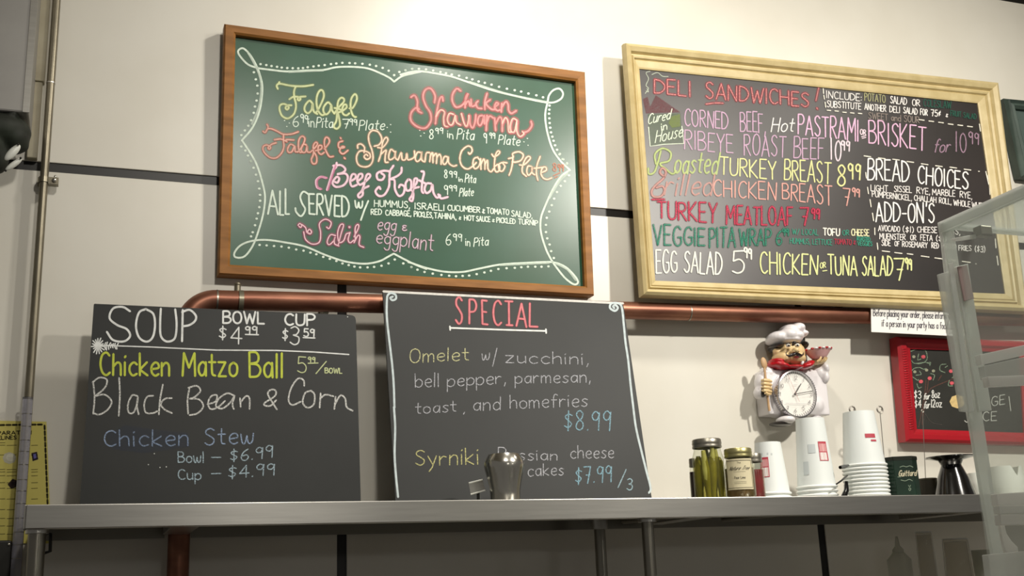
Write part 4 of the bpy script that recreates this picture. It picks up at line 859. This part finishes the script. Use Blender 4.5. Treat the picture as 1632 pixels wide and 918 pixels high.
class VPl:
    n = fn
    def hit(s_, px, py, h=0):
        dd_ = ray(px, py); q = fc+fn*h; t = (q-CAM).dot(fn)/dd_.dot(fn); return CAM+dd_*t
vb = Board(tn, VPl(), .0003)
vb.draw(text('Guittard', 1432, 759, 1460, 758, 9, slant=.2), 1.4, 'C6BFA4', .9, label='pale script print')
vb.draw(tr(1260, 640, 5.74, '1000 600 1030 590 1060 597 1090 588 1120 600', '1010 718 1050 725 1085 712 1115 725', '1078 765 1088 780 1098 765', '1080 800 1090 815 1100 800 1090 790 1080 800', '980 690 1010 688'), 1.0, '8FA08C', .8, name='ornament')
# black pour over stand
y = -.25; c = at(1520, 780, y); s = sc(1515, 757, y); bb = Vector((at(1521, 780, y).x, y, SZ)); z = lambda py: at(1516, py, y).z-SZ
pv = empty('coffee_dripper', bb, 'glossy black flared coffee dripper upside down between the green tin and white cups', 'dripper')
bm = BM(); lathe(bm, bb, [(33*s, 0), (33.5*s, .004), (32*s, .008), (24*s, z(762)), (16.5*s, z(744)), (14.5*s, z(738)), (13*s, z(738))], 40); obj('cone', bm, M['blackp'], pv, smooth=True)
bm = BM(); lathe(bm, bb, [(14*s, z(744)), (17*s, z(738)), (19.5*s, z(733.5)), (38.5*s, z(729.5)), (38.5*s, z(728)), (20*s, z(729.5)), (15*s, z(739))], 48); obj('flange', bm, M['blackp'], pv, smooth=True)
bm = BM()
for k in range(10):
    a = k*2*math.pi/10; ell(bm, bb+Vector((35*s*math.cos(a), 35*s*math.sin(a), .004)), (.005, .005, .004), 10)
obj('foot_beads', bm, M['blackp'], pv, smooth=True)
b2 = base(1480, -.17); gd = empty('glass_dish', b2, 'low grey smoked glass dish half behind the black dripper', 'dish'); s = sc(1480, 770, -.17)
bm = BM(); lathe(bm, b2, [(0, 0), (16*s, 0), (17*s, .01), (16*s, at(1480, 764, -.17).z-SZ), (14*s, at(1480, 762.5, -.17).z-SZ), (13*s, at(1480, 764, -.17).z-SZ), (14*s, .008), (0, .006)], 32); obj('bowl', bm, clear('smoked', '6A675E', .45, .2, '9A978C'), gd, smooth=True)
# white cups to the right
def scallop_cup(cx, y, wp, topy, label, notch):
    b3 = base(cx, y); s = sc(cx, 770, y); H = at(cx, topy, y).z-SZ; e = empty('white_creamer', b3, label, 'creamer')
    bm = BM(); seg = 48; rings = []
    prof = [(.55, 0), (.9, .004), (1.0, .25), (.99, .6), (.90, 1.0), (.84, 1.0), (.92, .6), (.9, .1), (0, .06)]
    for r_, h_ in prof:
        hh = h_*H if h_ > .005 else h_
        if r_ == 0: rings.append([bm.verts.new(b3+Vector((0, 0, hh)))]); continue
        ring = []
        for k in range(seg):
            a = 2*math.pi*k/seg; dip = 0
            if h_ > .9:
                for n_ in notch:
                    dd_ = (a-n_+math.pi) % (2*math.pi)-math.pi; dip += max(0, 1-abs(dd_)/.35)*H*.35
            ring.append(bm.verts.new(b3+Vector((r_*wp*s*math.cos(a), r_*wp*s*math.sin(a), hh-dip))))
        rings.append(ring)
    for A, Bv in zip(rings, rings[1:]):
        for k in range(seg):
            if len(Bv) == 1: bm.faces.new([A[k], A[(k+1) % seg], Bv[0]])
            else: bm.faces.new([A[k], A[(k+1) % seg], Bv[(k+1) % seg], Bv[k]])
    obj('bowl', bm, M['cera'], e, smooth=True)
scallop_cup(1562, -.20, 18, 754, 'small white pouring bowl just right of the black dripper', [1.2])
scallop_cup(1606, -.24, 28, 744, 'larger white bowl with a notched rim behind the clear case', [-1.6])
b3 = base(1640, -.27)
# tumbler in front of the special board and the small price clip
y = -.33; b4 = base(805, y); s = sc(805, 760, y); z = lambda py: at(805, py, y).z-SZ
tb = empty('steel_tumbler', b4, 'shiny stainless steel tumbler with curved-in rim in front of the special board', 'tumbler')
bm = BM(); prof = [(0, 0), (22.5*s, 0), (23.5*s, .003), (24.5*s, z(780)), (28*s, z(762)), (31.5*s, z(748)), (32.5*s, z(742)), (31.5*s, z(736)), (27*s, z(727)), (25.5*s, z(724.5)), (24.5*s, z(724.5)), (26*s, z(728)), (30*s, z(738)), (30*s, z(748)), (21*s, .01), (0, .008)]
lathe(bm, b4, prof, 48); obj('cup_body', bm, M['chrome'], tb, smooth=True)
y = -.30; cpx = [(747, 770.5), (769, 765), (773, 781), (750, 787.5)]
cl = empty('label_clip', (at(760, 785, y).x, y, SZ), 'small folded grey metal card clip left of the steel tumbler', 'clip')
pc = Plane(1.7, y, 2.0, y)
bm = BM(); slab(bm, pc, cpx, -.001, .0); obj('clip_plate', bm, M['steel'], cl)
bm = BM(); tube(bm, [pc.hit(747, 770, .003), pc.hit(769, 764.5, .003)], .0017, 8); tube(bm, [pc.hit(750, 788, .003), pc.hit(773, 781.5, .003)], .0017, 8); obj('clip_lip', bm, M['cera'], cl, smooth=True)
bm = BM(); q = pc.hit(762, 784, -.002); box(bm, q.x-.01, q.x+.01, y, y+.025, SZ, SZ+.003); tube(bm, [q, Vector((q.x, y+.003, SZ+.002))], .003, 8); obj('clip_foot', bm, M['plast'], cl)

# ------------------------------------------------------------ chef wall clock
def cc(x, y_): return (1180+x/4.59, 500+y_/4.59)
ck = empty('chef_clock', at(1262, 680, 0), 'wall clock shaped as a moustached chef with spoon and pie below the pipe', 'clock')
def E(bm, x, y_, rx, ry, dep, rd, rot=0, seg=20):
    px, py = cc(x, y_); c = at(px, py, dep); s = sc(px, py, dep)/4.59
    ell(bm, c, (rx*s*1.06, rd, ry*s*1.02), seg, rot)
def TB(bm, pts, r0, seg=10):
    P = []; R0 = []
    for i, q in enumerate(pts):
        px, py = cc(q[0], q[1]); P.append(at(px, py, q[2])); R0.append((q[3] if len(q) > 3 else r0)*sc(px, py, q[2])/4.59)
    tube(bm, P, R0, seg)
def rem(o, v=.0022):
    md = o.modifiers.new('remesh', 'REMESH'); md.mode = 'VOXEL'; md.voxel_size = v; md.use_smooth_shade = True
    sm_ = o.modifiers.new('smooth', 'SMOOTH'); sm_.iterations = 4; sm_.factor = .6; return o
bm = BM(); E(bm, 385, 590, 205, 150, -.035, .035); E(bm, 260, 480, 95, 85, -.03, .03, .3); E(bm, 510, 470, 90, 80, -.03, .03); E(bm, 270, 690, 105, 75, -.035, .033); E(bm, 520, 680, 88, 85, -.035, .033); E(bm, 395, 700, 190, 70, -.035, .033)
for (x_0, y_0, x_1, y_1, t0, t1) in ((175, 430, 600, 745, -.058, -.002),):
    A_, B_ = at(*cc(x_0, y_1), -.035), at(*cc(x_1, y_0), -.035); box(bm, A_.x, B_.x-.004, t0, t1, A_.z, B_.z)
jk = rem(obj('jacket', bm, M['jacket'], ck, smooth=True)); jk.modifiers['smooth'].iterations = 26
bm = BM(); E(bm, 150, 500, 42, 80, -.045, .022, .25); E(bm, 140, 580, 40, 48, -.05, .02); E(bm, 190, 440, 50, 60, -.035, .025, .5)
rem(obj('sleeve', bm, M['jacket'], ck, smooth=True))
bm = BM(); E(bm, 570, 440, 62, 70, -.04, .025, -.5); E(bm, 605, 465, 34, 55, -.05, .022); E(bm, 610, 400, 28, 45, -.055, .02, -.2)
rem(obj('sleeve', bm, M['jacket'], ck, smooth=True))
bm = BM(); E(bm, 162, 575, 24, 38, -.062, .014, .1); obj('cuff_opening', bm, M['hair'], ck, smooth=True, label='dark cuff opening')
bm = BM(); E(bm, 355, 290, 108, 92, -.045, .045); E(bm, 385, 335, 80, 50, -.055, .04); E(bm, 300, 330, 55, 55, -.05, .035); E(bm, 262, 275, 22, 30, -.05, .012)
rem(obj('head', bm, M['skin'], ck, smooth=True), .0018)
bm = BM(); E(bm, 402, 268, 20, 22, -.100, .012); E(bm, 388, 278, 10, 9, -.098, .008); E(bm, 418, 276, 10, 9, -.098, .008); obj('nose', bm, M['skin'], ck, smooth=True)
bm = BM(); E(bm, 275, 182, 78, 52, -.045, .04); E(bm, 350, 130, 60, 48, -.045, .04); E(bm, 405, 112, 48, 42, -.045, .036); E(bm, 335, 165, 60, 55, -.06, .04); E(bm, 385, 170, 62, 45, -.06, .04); E(bm, 452, 148, 32, 24, -.055, .025); E(bm, 235, 195, 38, 36, -.04, .03); E(bm, 340, 205, 95, 26, -.05, .046)
rem(obj('chef_hat', bm, M['jacket'], ck, smooth=True))
bm = BM(); E(bm, 258, 243, 40, 16, -.045, .036, -.1); E(bm, 240, 262, 16, 22, -.04, .02); E(bm, 458, 235, 16, 30, -.04, .025); E(bm, 392, 214, 15, 13, -.104, .008); E(bm, 385, 228, 9, 8, -.100, .006); obj('hair', bm, M['hair'], ck, smooth=True)
for (ex, ey) in ((350, 233), (416, 231)):
    bm = BM(); E(bm, ex, ey, 17, 13, -.088, .006); eye = obj('eye', bm, M['dial'], ck, smooth=True)
    bm = BM(); E(bm, ex+2, ey, 7, 7.5, -.0925, .003); obj('pupil', bm, M['hair'], eye, smooth=True)
bm = BM(); TB(bm, [(330, 224, -.09, 3), (350, 214, -.093, 4), (368, 220, -.092, 3)], 4, 8); TB(bm, [(408, 218, -.09, 3), (424, 212, -.09, 4), (438, 220, -.086, 3)], 4, 8); obj('eyebrow', bm, M['hair'], ck, smooth=True)
bm = BM(); TB(bm, [(402, 292, -.104, 9), (380, 300, -.102, 14), (356, 310, -.098, 9), (338, 302, -.095, 5), (333, 285, -.094, 3), (340, 278, -.094, 2)], 5, 10); TB(bm, [(402, 292, -.104, 9), (424, 298, -.10, 14), (446, 306, -.095, 9), (460, 298, -.092, 5), (462, 284, -.09, 3)], 5, 10); obj('moustache', bm, M['hair'], ck, smooth=True)
bm = BM(); E(bm, 410, 317, 18, 7, -.094, .006); obj('mouth', bm, M['logo'], ck, smooth=True)
bm = BM(); E(bm, 262, 355, 52, 26, -.055, .03, .1); E(bm, 235, 378, 40, 24, -.05, .025); E(bm, 290, 385, 70, 26, -.06, .03, .2); E(bm, 380, 395, 70, 20, -.065, .03, 0); E(bm, 470, 385, 60, 26, -.06, .03, -.3); E(bm, 500, 365, 34, 22, -.06, .022, -.3)
rem(obj('neckerchief', bm, M['scarf'], ck, smooth=True), .0018)
bm = BM(); E(bm, 452, 360, 9, 18, -.088, .006, .6); obj('neckerchief_highlight', bm, M['jacket'], ck, smooth=True, label='white modelled highlight on the neckerchief')  # glint on the red glaze, put in as a white blob
# spoon, hands
bm = BM(); E(bm, 172, 362, 24, 44, -.065, .005, -.12); TB(bm, [(176, 395, -.066, 9), (190, 530, -.07, 8), (212, 712, -.066, 9)], 8, 10); obj('wooden_spoon', bm, M['wood'], ck, smooth=True)
bm = BM(); E(bm, 192, 545, 34, 52, -.062, .012)
hnd = obj('hand', bm, M['skin'], ck, smooth=True)
for k, (yy, rx) in enumerate(((492, 32), (517, 35), (543, 35), (568, 30))):
    bm = BM(); TB(bm, [(158, yy-4, -.066, 10), (178, yy-6, -.079, 13), (205, yy-3, -.080, 13), (225, yy+3, -.072, 10)], 12, 10); obj('finger', bm, M['skin'], hnd, smooth=True)
bm = BM(); TB(bm, [(222, 585, -.066, 9), (205, 590, -.078, 12), (182, 578, -.08, 11)], 12, 10); obj('thumb', bm, M['skin'], hnd, smooth=True)
bm = BM(); E(bm, 580, 345, 46, 26, -.065, .018, -.15); E(bm, 548, 352, 30, 24, -.062, .016)
TB(bm, [(600, 352, -.07, 10), (625, 335, -.075, 9), (634, 318, -.078, 7)], 9); TB(bm, [(590, 350, -.08, 10), (612, 330, -.088, 9), (618, 312, -.09, 7)], 9); TB(bm, [(565, 350, -.085, 10), (585, 332, -.092, 9), (590, 315, -.092, 7)], 9)
obj('hand', bm, M['skin'], ck, smooth=True)
# pie dish
px, py = cc(565, 268); pc0 = at(px, py, -.075); s = sc(px, py, -.075)/4.59
bm = BM(); lathe(bm, pc0, [(0, -62*s), (48*s, -62*s), (60*s, -50*s), (98*s, 0), (92*s, 2*s), (0, -2*s)], 36)
bmesh.ops.rotate(bm, verts=bm.verts, cent=pc0, matrix=Matrix.Rotation(-.04, 3, 'Y')); pdh = obj('pie_dish', bm, M['logop'], ck, smooth=True)
for i in range(22):
    a = 2*math.pi*i/22; bm = BM(); ell(bm, pc0+Vector((96*s*math.cos(a), 96*s*math.sin(a), 3*s+.04*96*s*math.cos(a)*1)), (13*s, 13*s, 8*s), 10)
    obj('pie_crimp', bm, M['scarf'] if i % 2 else M['jacket'], pdh, smooth=True)
# shoe
bm = BM(); E(bm, 330, 780, 60, 32, -.066, .03); 
obj('shoe', bm, M['jacket'], ck, smooth=True)
bm = BM(); E(bm, 298, 808, 86, 18, -.055, .028); obj('shoe_sole', bm, M['hair'], ck, smooth=True, label='black sole')
bm = BM(); E(bm, 545, 762, 40, 16, -.04, .02); obj('trouser_edge', bm, M['jacket'], ck, smooth=True)
# clock
px, py = cc(408, 588); kc = at(px, py, -.078); s = sc(px, py, -.078)/4.59; KR = 166*s
def disc_lathe(prof, m, name, lab=None, seg=56, center=None):
    cz = center or kc
    bm = BM(); lathe(bm, (0, 0, 0), prof, seg)
    bmesh.ops.rotate(bm, verts=bm.verts, cent=(0, 0, 0), matrix=Matrix.Rotation(math.pi/2, 3, 'X'))
    bmesh.ops.scale(bm, verts=bm.verts, vec=(1.03, 1, 1.09)); bmesh.ops.translate(bm, verts=bm.verts, vec=cz)
    return obj(name, bm, m, ck, smooth=True, label=lab)
disc_lathe([(KR*.9, -.03), (KR*.99, -.02), (KR, .0), (KR*.97, .005), (KR*.92, .006), (KR*.885, .0), (KR*.885, -.01)], M['silver'], 'bezel')
dial_o = disc_lathe([(0, -.006), (KR*.9, -.006), (KR*.9, -.002), (0, -.002)], M['dial'], 'dial')
kp = Plane(1.8, kc.y-.002, 2.2, kc.y-.002)
class KB(Board): pass
kb = Board(dial_o, kp, .0004); cx, cy = cc(400, 588)
ticks = []
for i in range(60):
    a = 2*math.pi*i/60; r0, r1 = (31.0, 33.5) if i % 5 else (30, 33.5)
    ticks.append([(cx+1+r0*math.sin(a), cy-r0*1.06*math.cos(a)), (cx+1+r1*math.sin(a), cy-r1*1.06*math.cos(a))])
kb.draw(ticks, .9, '4A4348', .9, name='minute_marks')
nums = []
for n_ in range(1, 13):
    a = 2*math.pi*n_/12; xx, yy = cx+1+25.5*math.sin(a), cy-26*math.cos(a); t_ = str(n_); wd_ = 3.0 if len(t_) == 1 else 5.0
    nums += text(t_, xx-wd_/2, yy+3, xx+wd_/2, yy+3, 6.2, jit=0)
kb.draw(nums, .8, '6A6468', .85, name='numerals')
kb.draw([[(cx-3, cy-15), (cx+4, cy-15)], [(cx-15, cy+14.5), (cx+20, cy+16)]], .7, 'A8A4A8', .9, name='dial_print')
kb.base = .002
kb.draw([[(cx, cy), (cx+9.5, cy-16.5)]], 1.5, '1A1618', 1, name='hour_hand'); kb.base = .0024
kb.draw([[(cx, cy), (cx+28, cy-5)]], 1.2, '1A1618', 1, name='minute_hand'); kb.base = .0028
kb.draw([[(cx+7, cy+12), (cx-11, cy-30)]], .5, 'A8484E', .8, name='second_hand')
bm = BM(); ell(bm, kp.hit(cx, cy, .003), (.003, .002, .003), 12); obj('hand_pin', bm, M['hair'], ck, smooth=True)
disc_lathe([(0, .0095), (KR*.45, .0085), (KR*.75, .006), (KR*.9, .001)], clear('clock_glass', 'FFFFFF', .02, .04, 'FFFFFF'), 'glass_cover')

# ------------------------------------------------------------ left edge: cabinet, bag, batten, conduit, tube, poster, black box
y = -.14
cb = empty('steel_cabinet', at(10, 185, y), 'grey sheet steel cabinet on the wall in the top left corner', 'cabinet')
q = at(46, 180, y); bm = BM(); box(bm, -.75, q.x, y, -.001, q.z, 3.3); obj('cabinet_body', bm, M['sheet'], cb, bevel=.004)
bm = BM(); box(bm, q.x-.012, q.x+.001, y-.003, y, q.z, 3.3); obj('edge_trim', bm, M['steel'], cb)
bg = empty('fabric_bag', at(10, 185, -.12), 'crumpled black bag hanging under the steel cabinet with pale tags', 'bag')
bm = BM()
def EB(px, py, rx, ry, dep, rd, rot=0):
    c = at(px, py, dep); s = sc(px, py, dep); ell(bm, c, (rx*s, rd, ry*s), 20, rot)
EB(0, 210, 47, 30, -.10, .05); EB(24, 222, 22, 24, -.10, .04); EB(-20, 240, 30, 40, -.10, .05); EB(0, 250, 14, 28, -.10, .03); EB(22, 184, 9, 8, -.12, .02); EB(35, 232, 11, 10, -.1, .02)
rem(obj('bag_body', bm, M['bag'], bg, smooth=True), .004)
for (px, py, rx, ry, rot) in ((20, 243, 6.5, 17, .62), (22, 262, 4.5, 16, .80)):
    bm = BM(); EB(px, py, rx, ry, -.16, .006, rot); obj('tag', bm, M['cera'], bg, smooth=True, label='pale plastic tag')
for (px, py) in ((29, 230), (33, 252), (9, 272)):
    bm = BM(); EB(px, py, 1.8, 1.8, -.167, .003); obj('grommet', bm, M['plast'], bg, smooth=True)
# painted batten
a = at(62, 140, -.012); bt = empty('painted_batten', (a.x, -.01, a.z-.12), 'dull cream painted vertical channel beside the metal conduit', 'channel')
zb2 = at(60, 252, -.02).z; zj = at(62, 130, -.02).z
bm = BM(); box(bm, a.x-.0105, a.x+.0105, -.024, -.0005, zj, ZT); obj('upper_cover', bm, M['batten'], bt, bevel=.002)
bm = BM(); box(bm, a.x-.014, a.x+.007, -.020, -.0005, zb2, zj); obj('lower_cover', bm, M['batten'], bt, bevel=.002)
bm = BM(); box(bm, a.x-.034, a.x-.012, -.010, -.0005, zb2+.03, ZT); obj('backing_strip', bm, mat('brown_strip', '6F6653', .5), bt)
# conduit
CY = -.028; c0 = at(72, 261, CY)
cdt = empty('conduit_pipe', (c0.x, CY, 1.0), 'vertical galvanised conduit pipe near the left edge of the wall', 'pipe')
rc = 9.0*sc(72, 261, CY)*.72
bm = BM(); tube(bm, [(c0.x, CY, .3), (c0.x, CY, 3.355)], rc, 20); obj('conduit', bm, M['conduit'], cdt, smooth=True)
zz = at(75, 132, CY).z; bm = BM(); tube(bm, [(c0.x, CY, zz-.001), (c0.x, CY, zz+.001)], rc*1.1, 20); obj('joint_ring', bm, M['steel'], cdt, smooth=True)
zz = at(70, 287, CY).z; bm = BM(); tube(bm, [(c0.x, CY, zz-.006), (c0.x, CY, zz+.006)], rc*1.22, 20); box(bm, c0.x+rc, c0.x+rc+.020, CY-.006, CY+.012, zz-.009, zz+.006); box(bm, c0.x-rc-.004, c0.x-rc+.004, CY, -.0005, zz-.006, zz+.006); obj('pipe_clamp', bm, M['conduit'], cdt)
bm = BM(); ell(bm, (c0.x+rc+.012, CY-.008, zz-.001), (.005, .004, .005), 12); ell(bm, (c0.x+rc+.013, CY, zz+.009), (.003, .003, .004), 10); obj('clamp_screw', bm, M['steel'], cdt, smooth=True)
# clear ribbed tube over the conduit
zt_ = at(47, 634, -.04).z
TY = -.045; tt = at(45, 650, TY)
tbv = empty('clear_tube', (tt.x, TY, 1.2), 'clear plastic ringed tube standing upright beside the shelf end', 'tube')
rt_ = 7.6*sc(45, 700, TY)
bm = BM(); tube(bm, [(tt.x-.002, TY, 1.2), (tt.x-.002, TY, zt_)], rt_, 24, cap=False); obj('tube_wall', bm, M['tubem'], tbv, smooth=True)
for py in [634, 636, 660, 680, 702, 720, 741, 765, 783, 803, 826, 848, 868, 890]:
    zz = at(40, py, TY).z; bm = BM(); tube(bm, [(tt.x-.002, TY, zz-.0006), (tt.x-.002, TY, zz+.0006)], rt_*1.05, 24, cap=False); obj('ring', bm, M['plast'] if py < 637 else M['steeld'], tbv, smooth=True)
# poster
po = empty('yellow_poster', at(20, 860, 0), 'yellow printed guidelines poster with dashed black border on the wall behind the clear tube', 'poster')
pz = Plane(1.5, -.004, 2, -.004)
bm = BM(); slab(bm, pz, [(-120, 668), (74, 672), (82, 866), (-125, 866)], -.003, 0); obj('sheet', bm, M['yellow'], po)
B = Board(po, pz, .0003)
def pd(a, b, n): return [[(a[0]+(b[0]-a[0])*i/n, a[1]+(b[1]-a[1])*i/n), (a[0]+(b[0]-a[0])*(i+.7)/n, a[1]+(b[1]-a[1])*(i+.7)/n)] for i in range(n)]
B.draw(pd((-110, 679), (70, 676.5), 18)+pd((71, 678), (78, 860), 20), 3.2, '26241C', .95, name='dashed_border')
B.draw(text('MEAL PREPARATION', -58, 694, 50, 692, 5.5, jit=0)+text('GUIDELINES', -24, 701, 26, 700, 5.5, jit=0), 1.4, '2A2820', .95, name='printed_text')
ln = []
for yy in (705.5, 709.5, 725, 748, 752, 758, 769, 778, 795, 812, 826, 838, 851):
    for (x0, x1) in ((-60, -20), (-12, 8), (11, 26), (50, 60)):
        if (yy+x0) % 3 < 2.2: ln.append([(x0, yy+.5), (x1, yy)])
B.draw(ln, 1.0, '5A5638', .8, name='printed_text')
B.dots([(15, 730)], 9.5, 'C9C6B0', name='printed_plate'); B.dots([(17, 729)], 6.5, 'DAD8C4', name='printed_plate')
B.fill([(50, 722), (59, 720), (61, 732), (52, 735)], '2E2438', .95, name='printed_container', dusty=False); B.fill([(53, 724), (57, 723), (58, 730), (54, 731)], '7A74B8', .95, name='printed_container', dusty=False)
B.fill([(12, 772), (20, 763), (28, 766), (26, 776), (18, 779)], '2E2226', .95, name='printed_container', dusty=False)
# black appliance corner bottom left
q = at(20, 862, -.02); bb = empty('black_box', (q.x-.1, -.06, 1.0), 'black box mounted on the wall at the bottom left corner', 'box')
bm = BM(); box(bm, q.x-.3, q.x, -.05, -.0008, 1.1, q.z); obj('box_body', bm, M['plast'], bb, bevel=.004)
bm = BM(); ell(bm, (at(14, 866, -.06).x, -.05, q.z-.008), (.003, .003, .003), 10); obj('screw', bm, M['chrome'], bb, smooth=True)

# ------------------------------------------------------------ glassware under the shelf
def glassware(cx, topy, rt, rb, y, label, kind=0):
    s = sc(cx, 870, y); b5 = Vector((at(cx, 900, y).x, y, LZ)); H = at(cx, topy, y).z-LZ
    e = empty('drinking_glass', b5, label, 'glass'); bm = BM()
    lathe(bm, b5, [(rb*s, 0), ((rb*.5+rt*.5)*s, H*.5), (rt*s, H*.93), (rt*.93*s, H), (0, H), (0, H-.006), (rt*.86*s, H-.008), (rb*.92*s, .0)], 32); obj('glass_wall', bm, M['glassware'], e, smooth=True)
    bm = BM(); lathe(bm, b5, [(rt*.93*s, H*.985), (rt*.97*s, H*.985), (rt*.97*s, H*1.0), (rt*.9*s, H)], 32); obj('foot_ring', bm, M['acrymid'], e, smooth=True)
glassware(1478, 847, 13, 15, -.22, 'tall upturned glass with a bright highlight, second from left under the shelf')
glassware(1527, 858, 20, 24, -.20, 'wide upturned glass under the shelf beside the clear case')
e = empty('squeeze_bottle', Vector((at(1434, 900, -.2).x, -.2, LZ)), 'frosted plastic squeeze bottle, leftmost of the vessels under the shelf', 'bottle'); b5 = Vector(e.location); s = sc(1434, 880, -.2); zf = lambda py: at(1434, py, -.2).z-LZ
bm = BM(); lathe(bm, b5, [(0, 0), (19*s, 0), (19.5*s, .005), (19*s, zf(892)), (12*s, zf(884)), (9*s, zf(880)), (0, zf(880))], 28); obj('bottle_body', bm, M['plastic'], e, smooth=True)
bm = BM(); lathe(bm, b5, [(9*s, zf(884)), (9*s, zf(876)), (4*s, zf(870)), (2*s, zf(855)), (0, zf(854))], 20); obj('nozzle', bm, M['plastic'], e, smooth=True)
e = empty('measuring_jug', Vector((at(1575, 900, -.24).x, -.24, LZ)), 'clear plastic jug under the shelf just left of the clear case', 'jug'); b5 = Vector(e.location); s = sc(1575, 880, -.24); zf = lambda py: at(1575, py, -.24).z-LZ
bm = BM(); lathe(bm, b5, [(0, 0), (19*s, 0), (23*s, zf(876)), (22*s, zf(876)), (18*s, .004), (0, .004)], 28); obj('jug_body', bm, M['plastic'], e, smooth=True)
bm = BM(); tube(bm, [at(1556, 878, -.24), at(1566, 892, -.25), at(1572, 908, -.25), at(1574, 925, -.25)], .005, 10); obj('handle', bm, M['plastic'], e, smooth=True)

# ------------------------------------------------------------ clear acrylic display case at the right, near the camera
AYY = -1.30
k0 = at(1500, 357, AYY); ax = k0.x; az = k0.z
ac = empty('acrylic_case', (ax, -1.6, 1.0), 'clear acrylic display case with frosted edges at the right edge of view', 'display case')
T = .007; ny = -2.15
bm = BM(); box(bm, ax, ax+.003, ny, AYY, 1.05, az); obj('side_panel', bm, M['acry'], ac)
bm = BM(); box(bm, ax-.001, ax+.85, ny, AYY, az-.004, az+.001); obj('top_panel', bm, M['acry'], ac)
bm = BM(); box(bm, ax-.003, ax+.008, ny, AYY+.004, az-.012, az+.003); obj('top_edge', bm, M['acryedge'], ac, bevel=.001)
bm = BM(); box(bm, ax-.002, ax+.8, AYY-.008, AYY+.002, az-.007, az); obj('rear_edge', bm, M['acrymid'], ac, bevel=.001)
def vstrip(corners, y_, th, m, name, label=None):
    pl = Plane(1, y_, 2, y_); bm = BM(); slab(bm, pl, corners, -th, 0); return obj(name, bm, m, ac, bevel=.0008, label=label)
vstrip([(1500, 357), (1520, 362), (1540, 500), (1516, 500)], AYY, .006, M['acryedge'], 'corner_post')
vstrip([(1515, 490), (1540, 490), (1606, 925), (1590, 925)], AYY, .006, M['acryedge'], 'corner_post')
vstrip([(1496, 437), (1520, 430), (1549, 657), (1531, 655)], AYY-.012, .004, M['acrymid'], 'hinge_strip')
vstrip([(1523, 425), (1543, 420), (1581, 654), (1560, 656)], AYY-.02, .004, M['frost'], 'hinge_strip')
vstrip([(1526, 425), (1541, 422), (1553, 476), (1537, 480)], AYY-.026, .002, M['pink'], 'sticker', 'pinkish worn sticker')
vstrip([(1512, 420), (1520, 418), (1553, 656), (1545, 657)], AYY-.022, .003, M['acryedge'], 'hinge_pin')
bm = BM(); cq = at(1562, 369, AYY-.05); box(bm, cq.x-.008, cq.x+.012, AYY-.06, AYY-.045, cq.z-.008, cq.z+.006); obj('latch', bm, M['steeld'], ac, bevel=.002, label='small grey metal latch')
vstrip([(1516, 380), (1560, 372), (1556, 380), (1524, 384)], AYY-.05, .003, M['frost'], 'latch_plate')
# inner tiers seen through the side
for (c4, yy, m_) in (([(1562, 565), (1650, 546), (1650, 562), (1566, 581)], -1.45, M['acryedge']), ([(1568, 583), (1650, 565), (1650, 597), (1572, 604)], -1.45, M['acrymid']), ([(1574, 600), (1650, 597), (1650, 612), (1578, 616)], -1.5, M['frost']),
                      ([(1588, 787), (1650, 783), (1650, 804), (1591, 806)], -1.45, M['frost']), ([(1592, 806), (1650, 805), (1650, 818), (1594, 819)], -1.45, M['acryedge']), ([(1594, 820), (1650, 819), (1650, 836), (1596, 837)], -1.45, M['frost'])):
    vstrip(c4, yy, .01, m_, 'inner_tier')
bm = BM(); pl = Plane(1, -1.42, 2, -1.42)
f = [(1594, 836), (1601, 836), (1604, 850), (1612, 862), (1622, 872), (1623, 880), (1606, 884), (1600, 870)]
A = [bm.verts.new(pl.hit(x, y_)) for x, y_ in f]; Bv = [bm.verts.new(pl.hit(x, y_)+Vector((0, .004, 0))) for x, y_ in f]; bm.faces.new(A); bm.faces.new(Bv)
for i in range(len(f)): bm.faces.new([A[i], A[(i+1) % len(f)], Bv[(i+1) % len(f)], Bv[i]])
obj('curved_bracket', bm, M['frost'], ac)
vstrip([(1575, 884), (1640, 878), (1640, 940), (1582, 940)], -1.48, .01, M['acrymid'], 'inner_tier')
# base so the case stands on something: a service counter below the frame
sv = empty('service_counter', (ax+.4, -1.7, .5), 'service counter below the clear display case, under the frame edge', 'counter')
bm = BM(); box(bm, ax-.15, 2.6, -2.2, -1.15, 0, 1.05); obj('counter_body', bm, M['steel'], sv, bevel=.004)
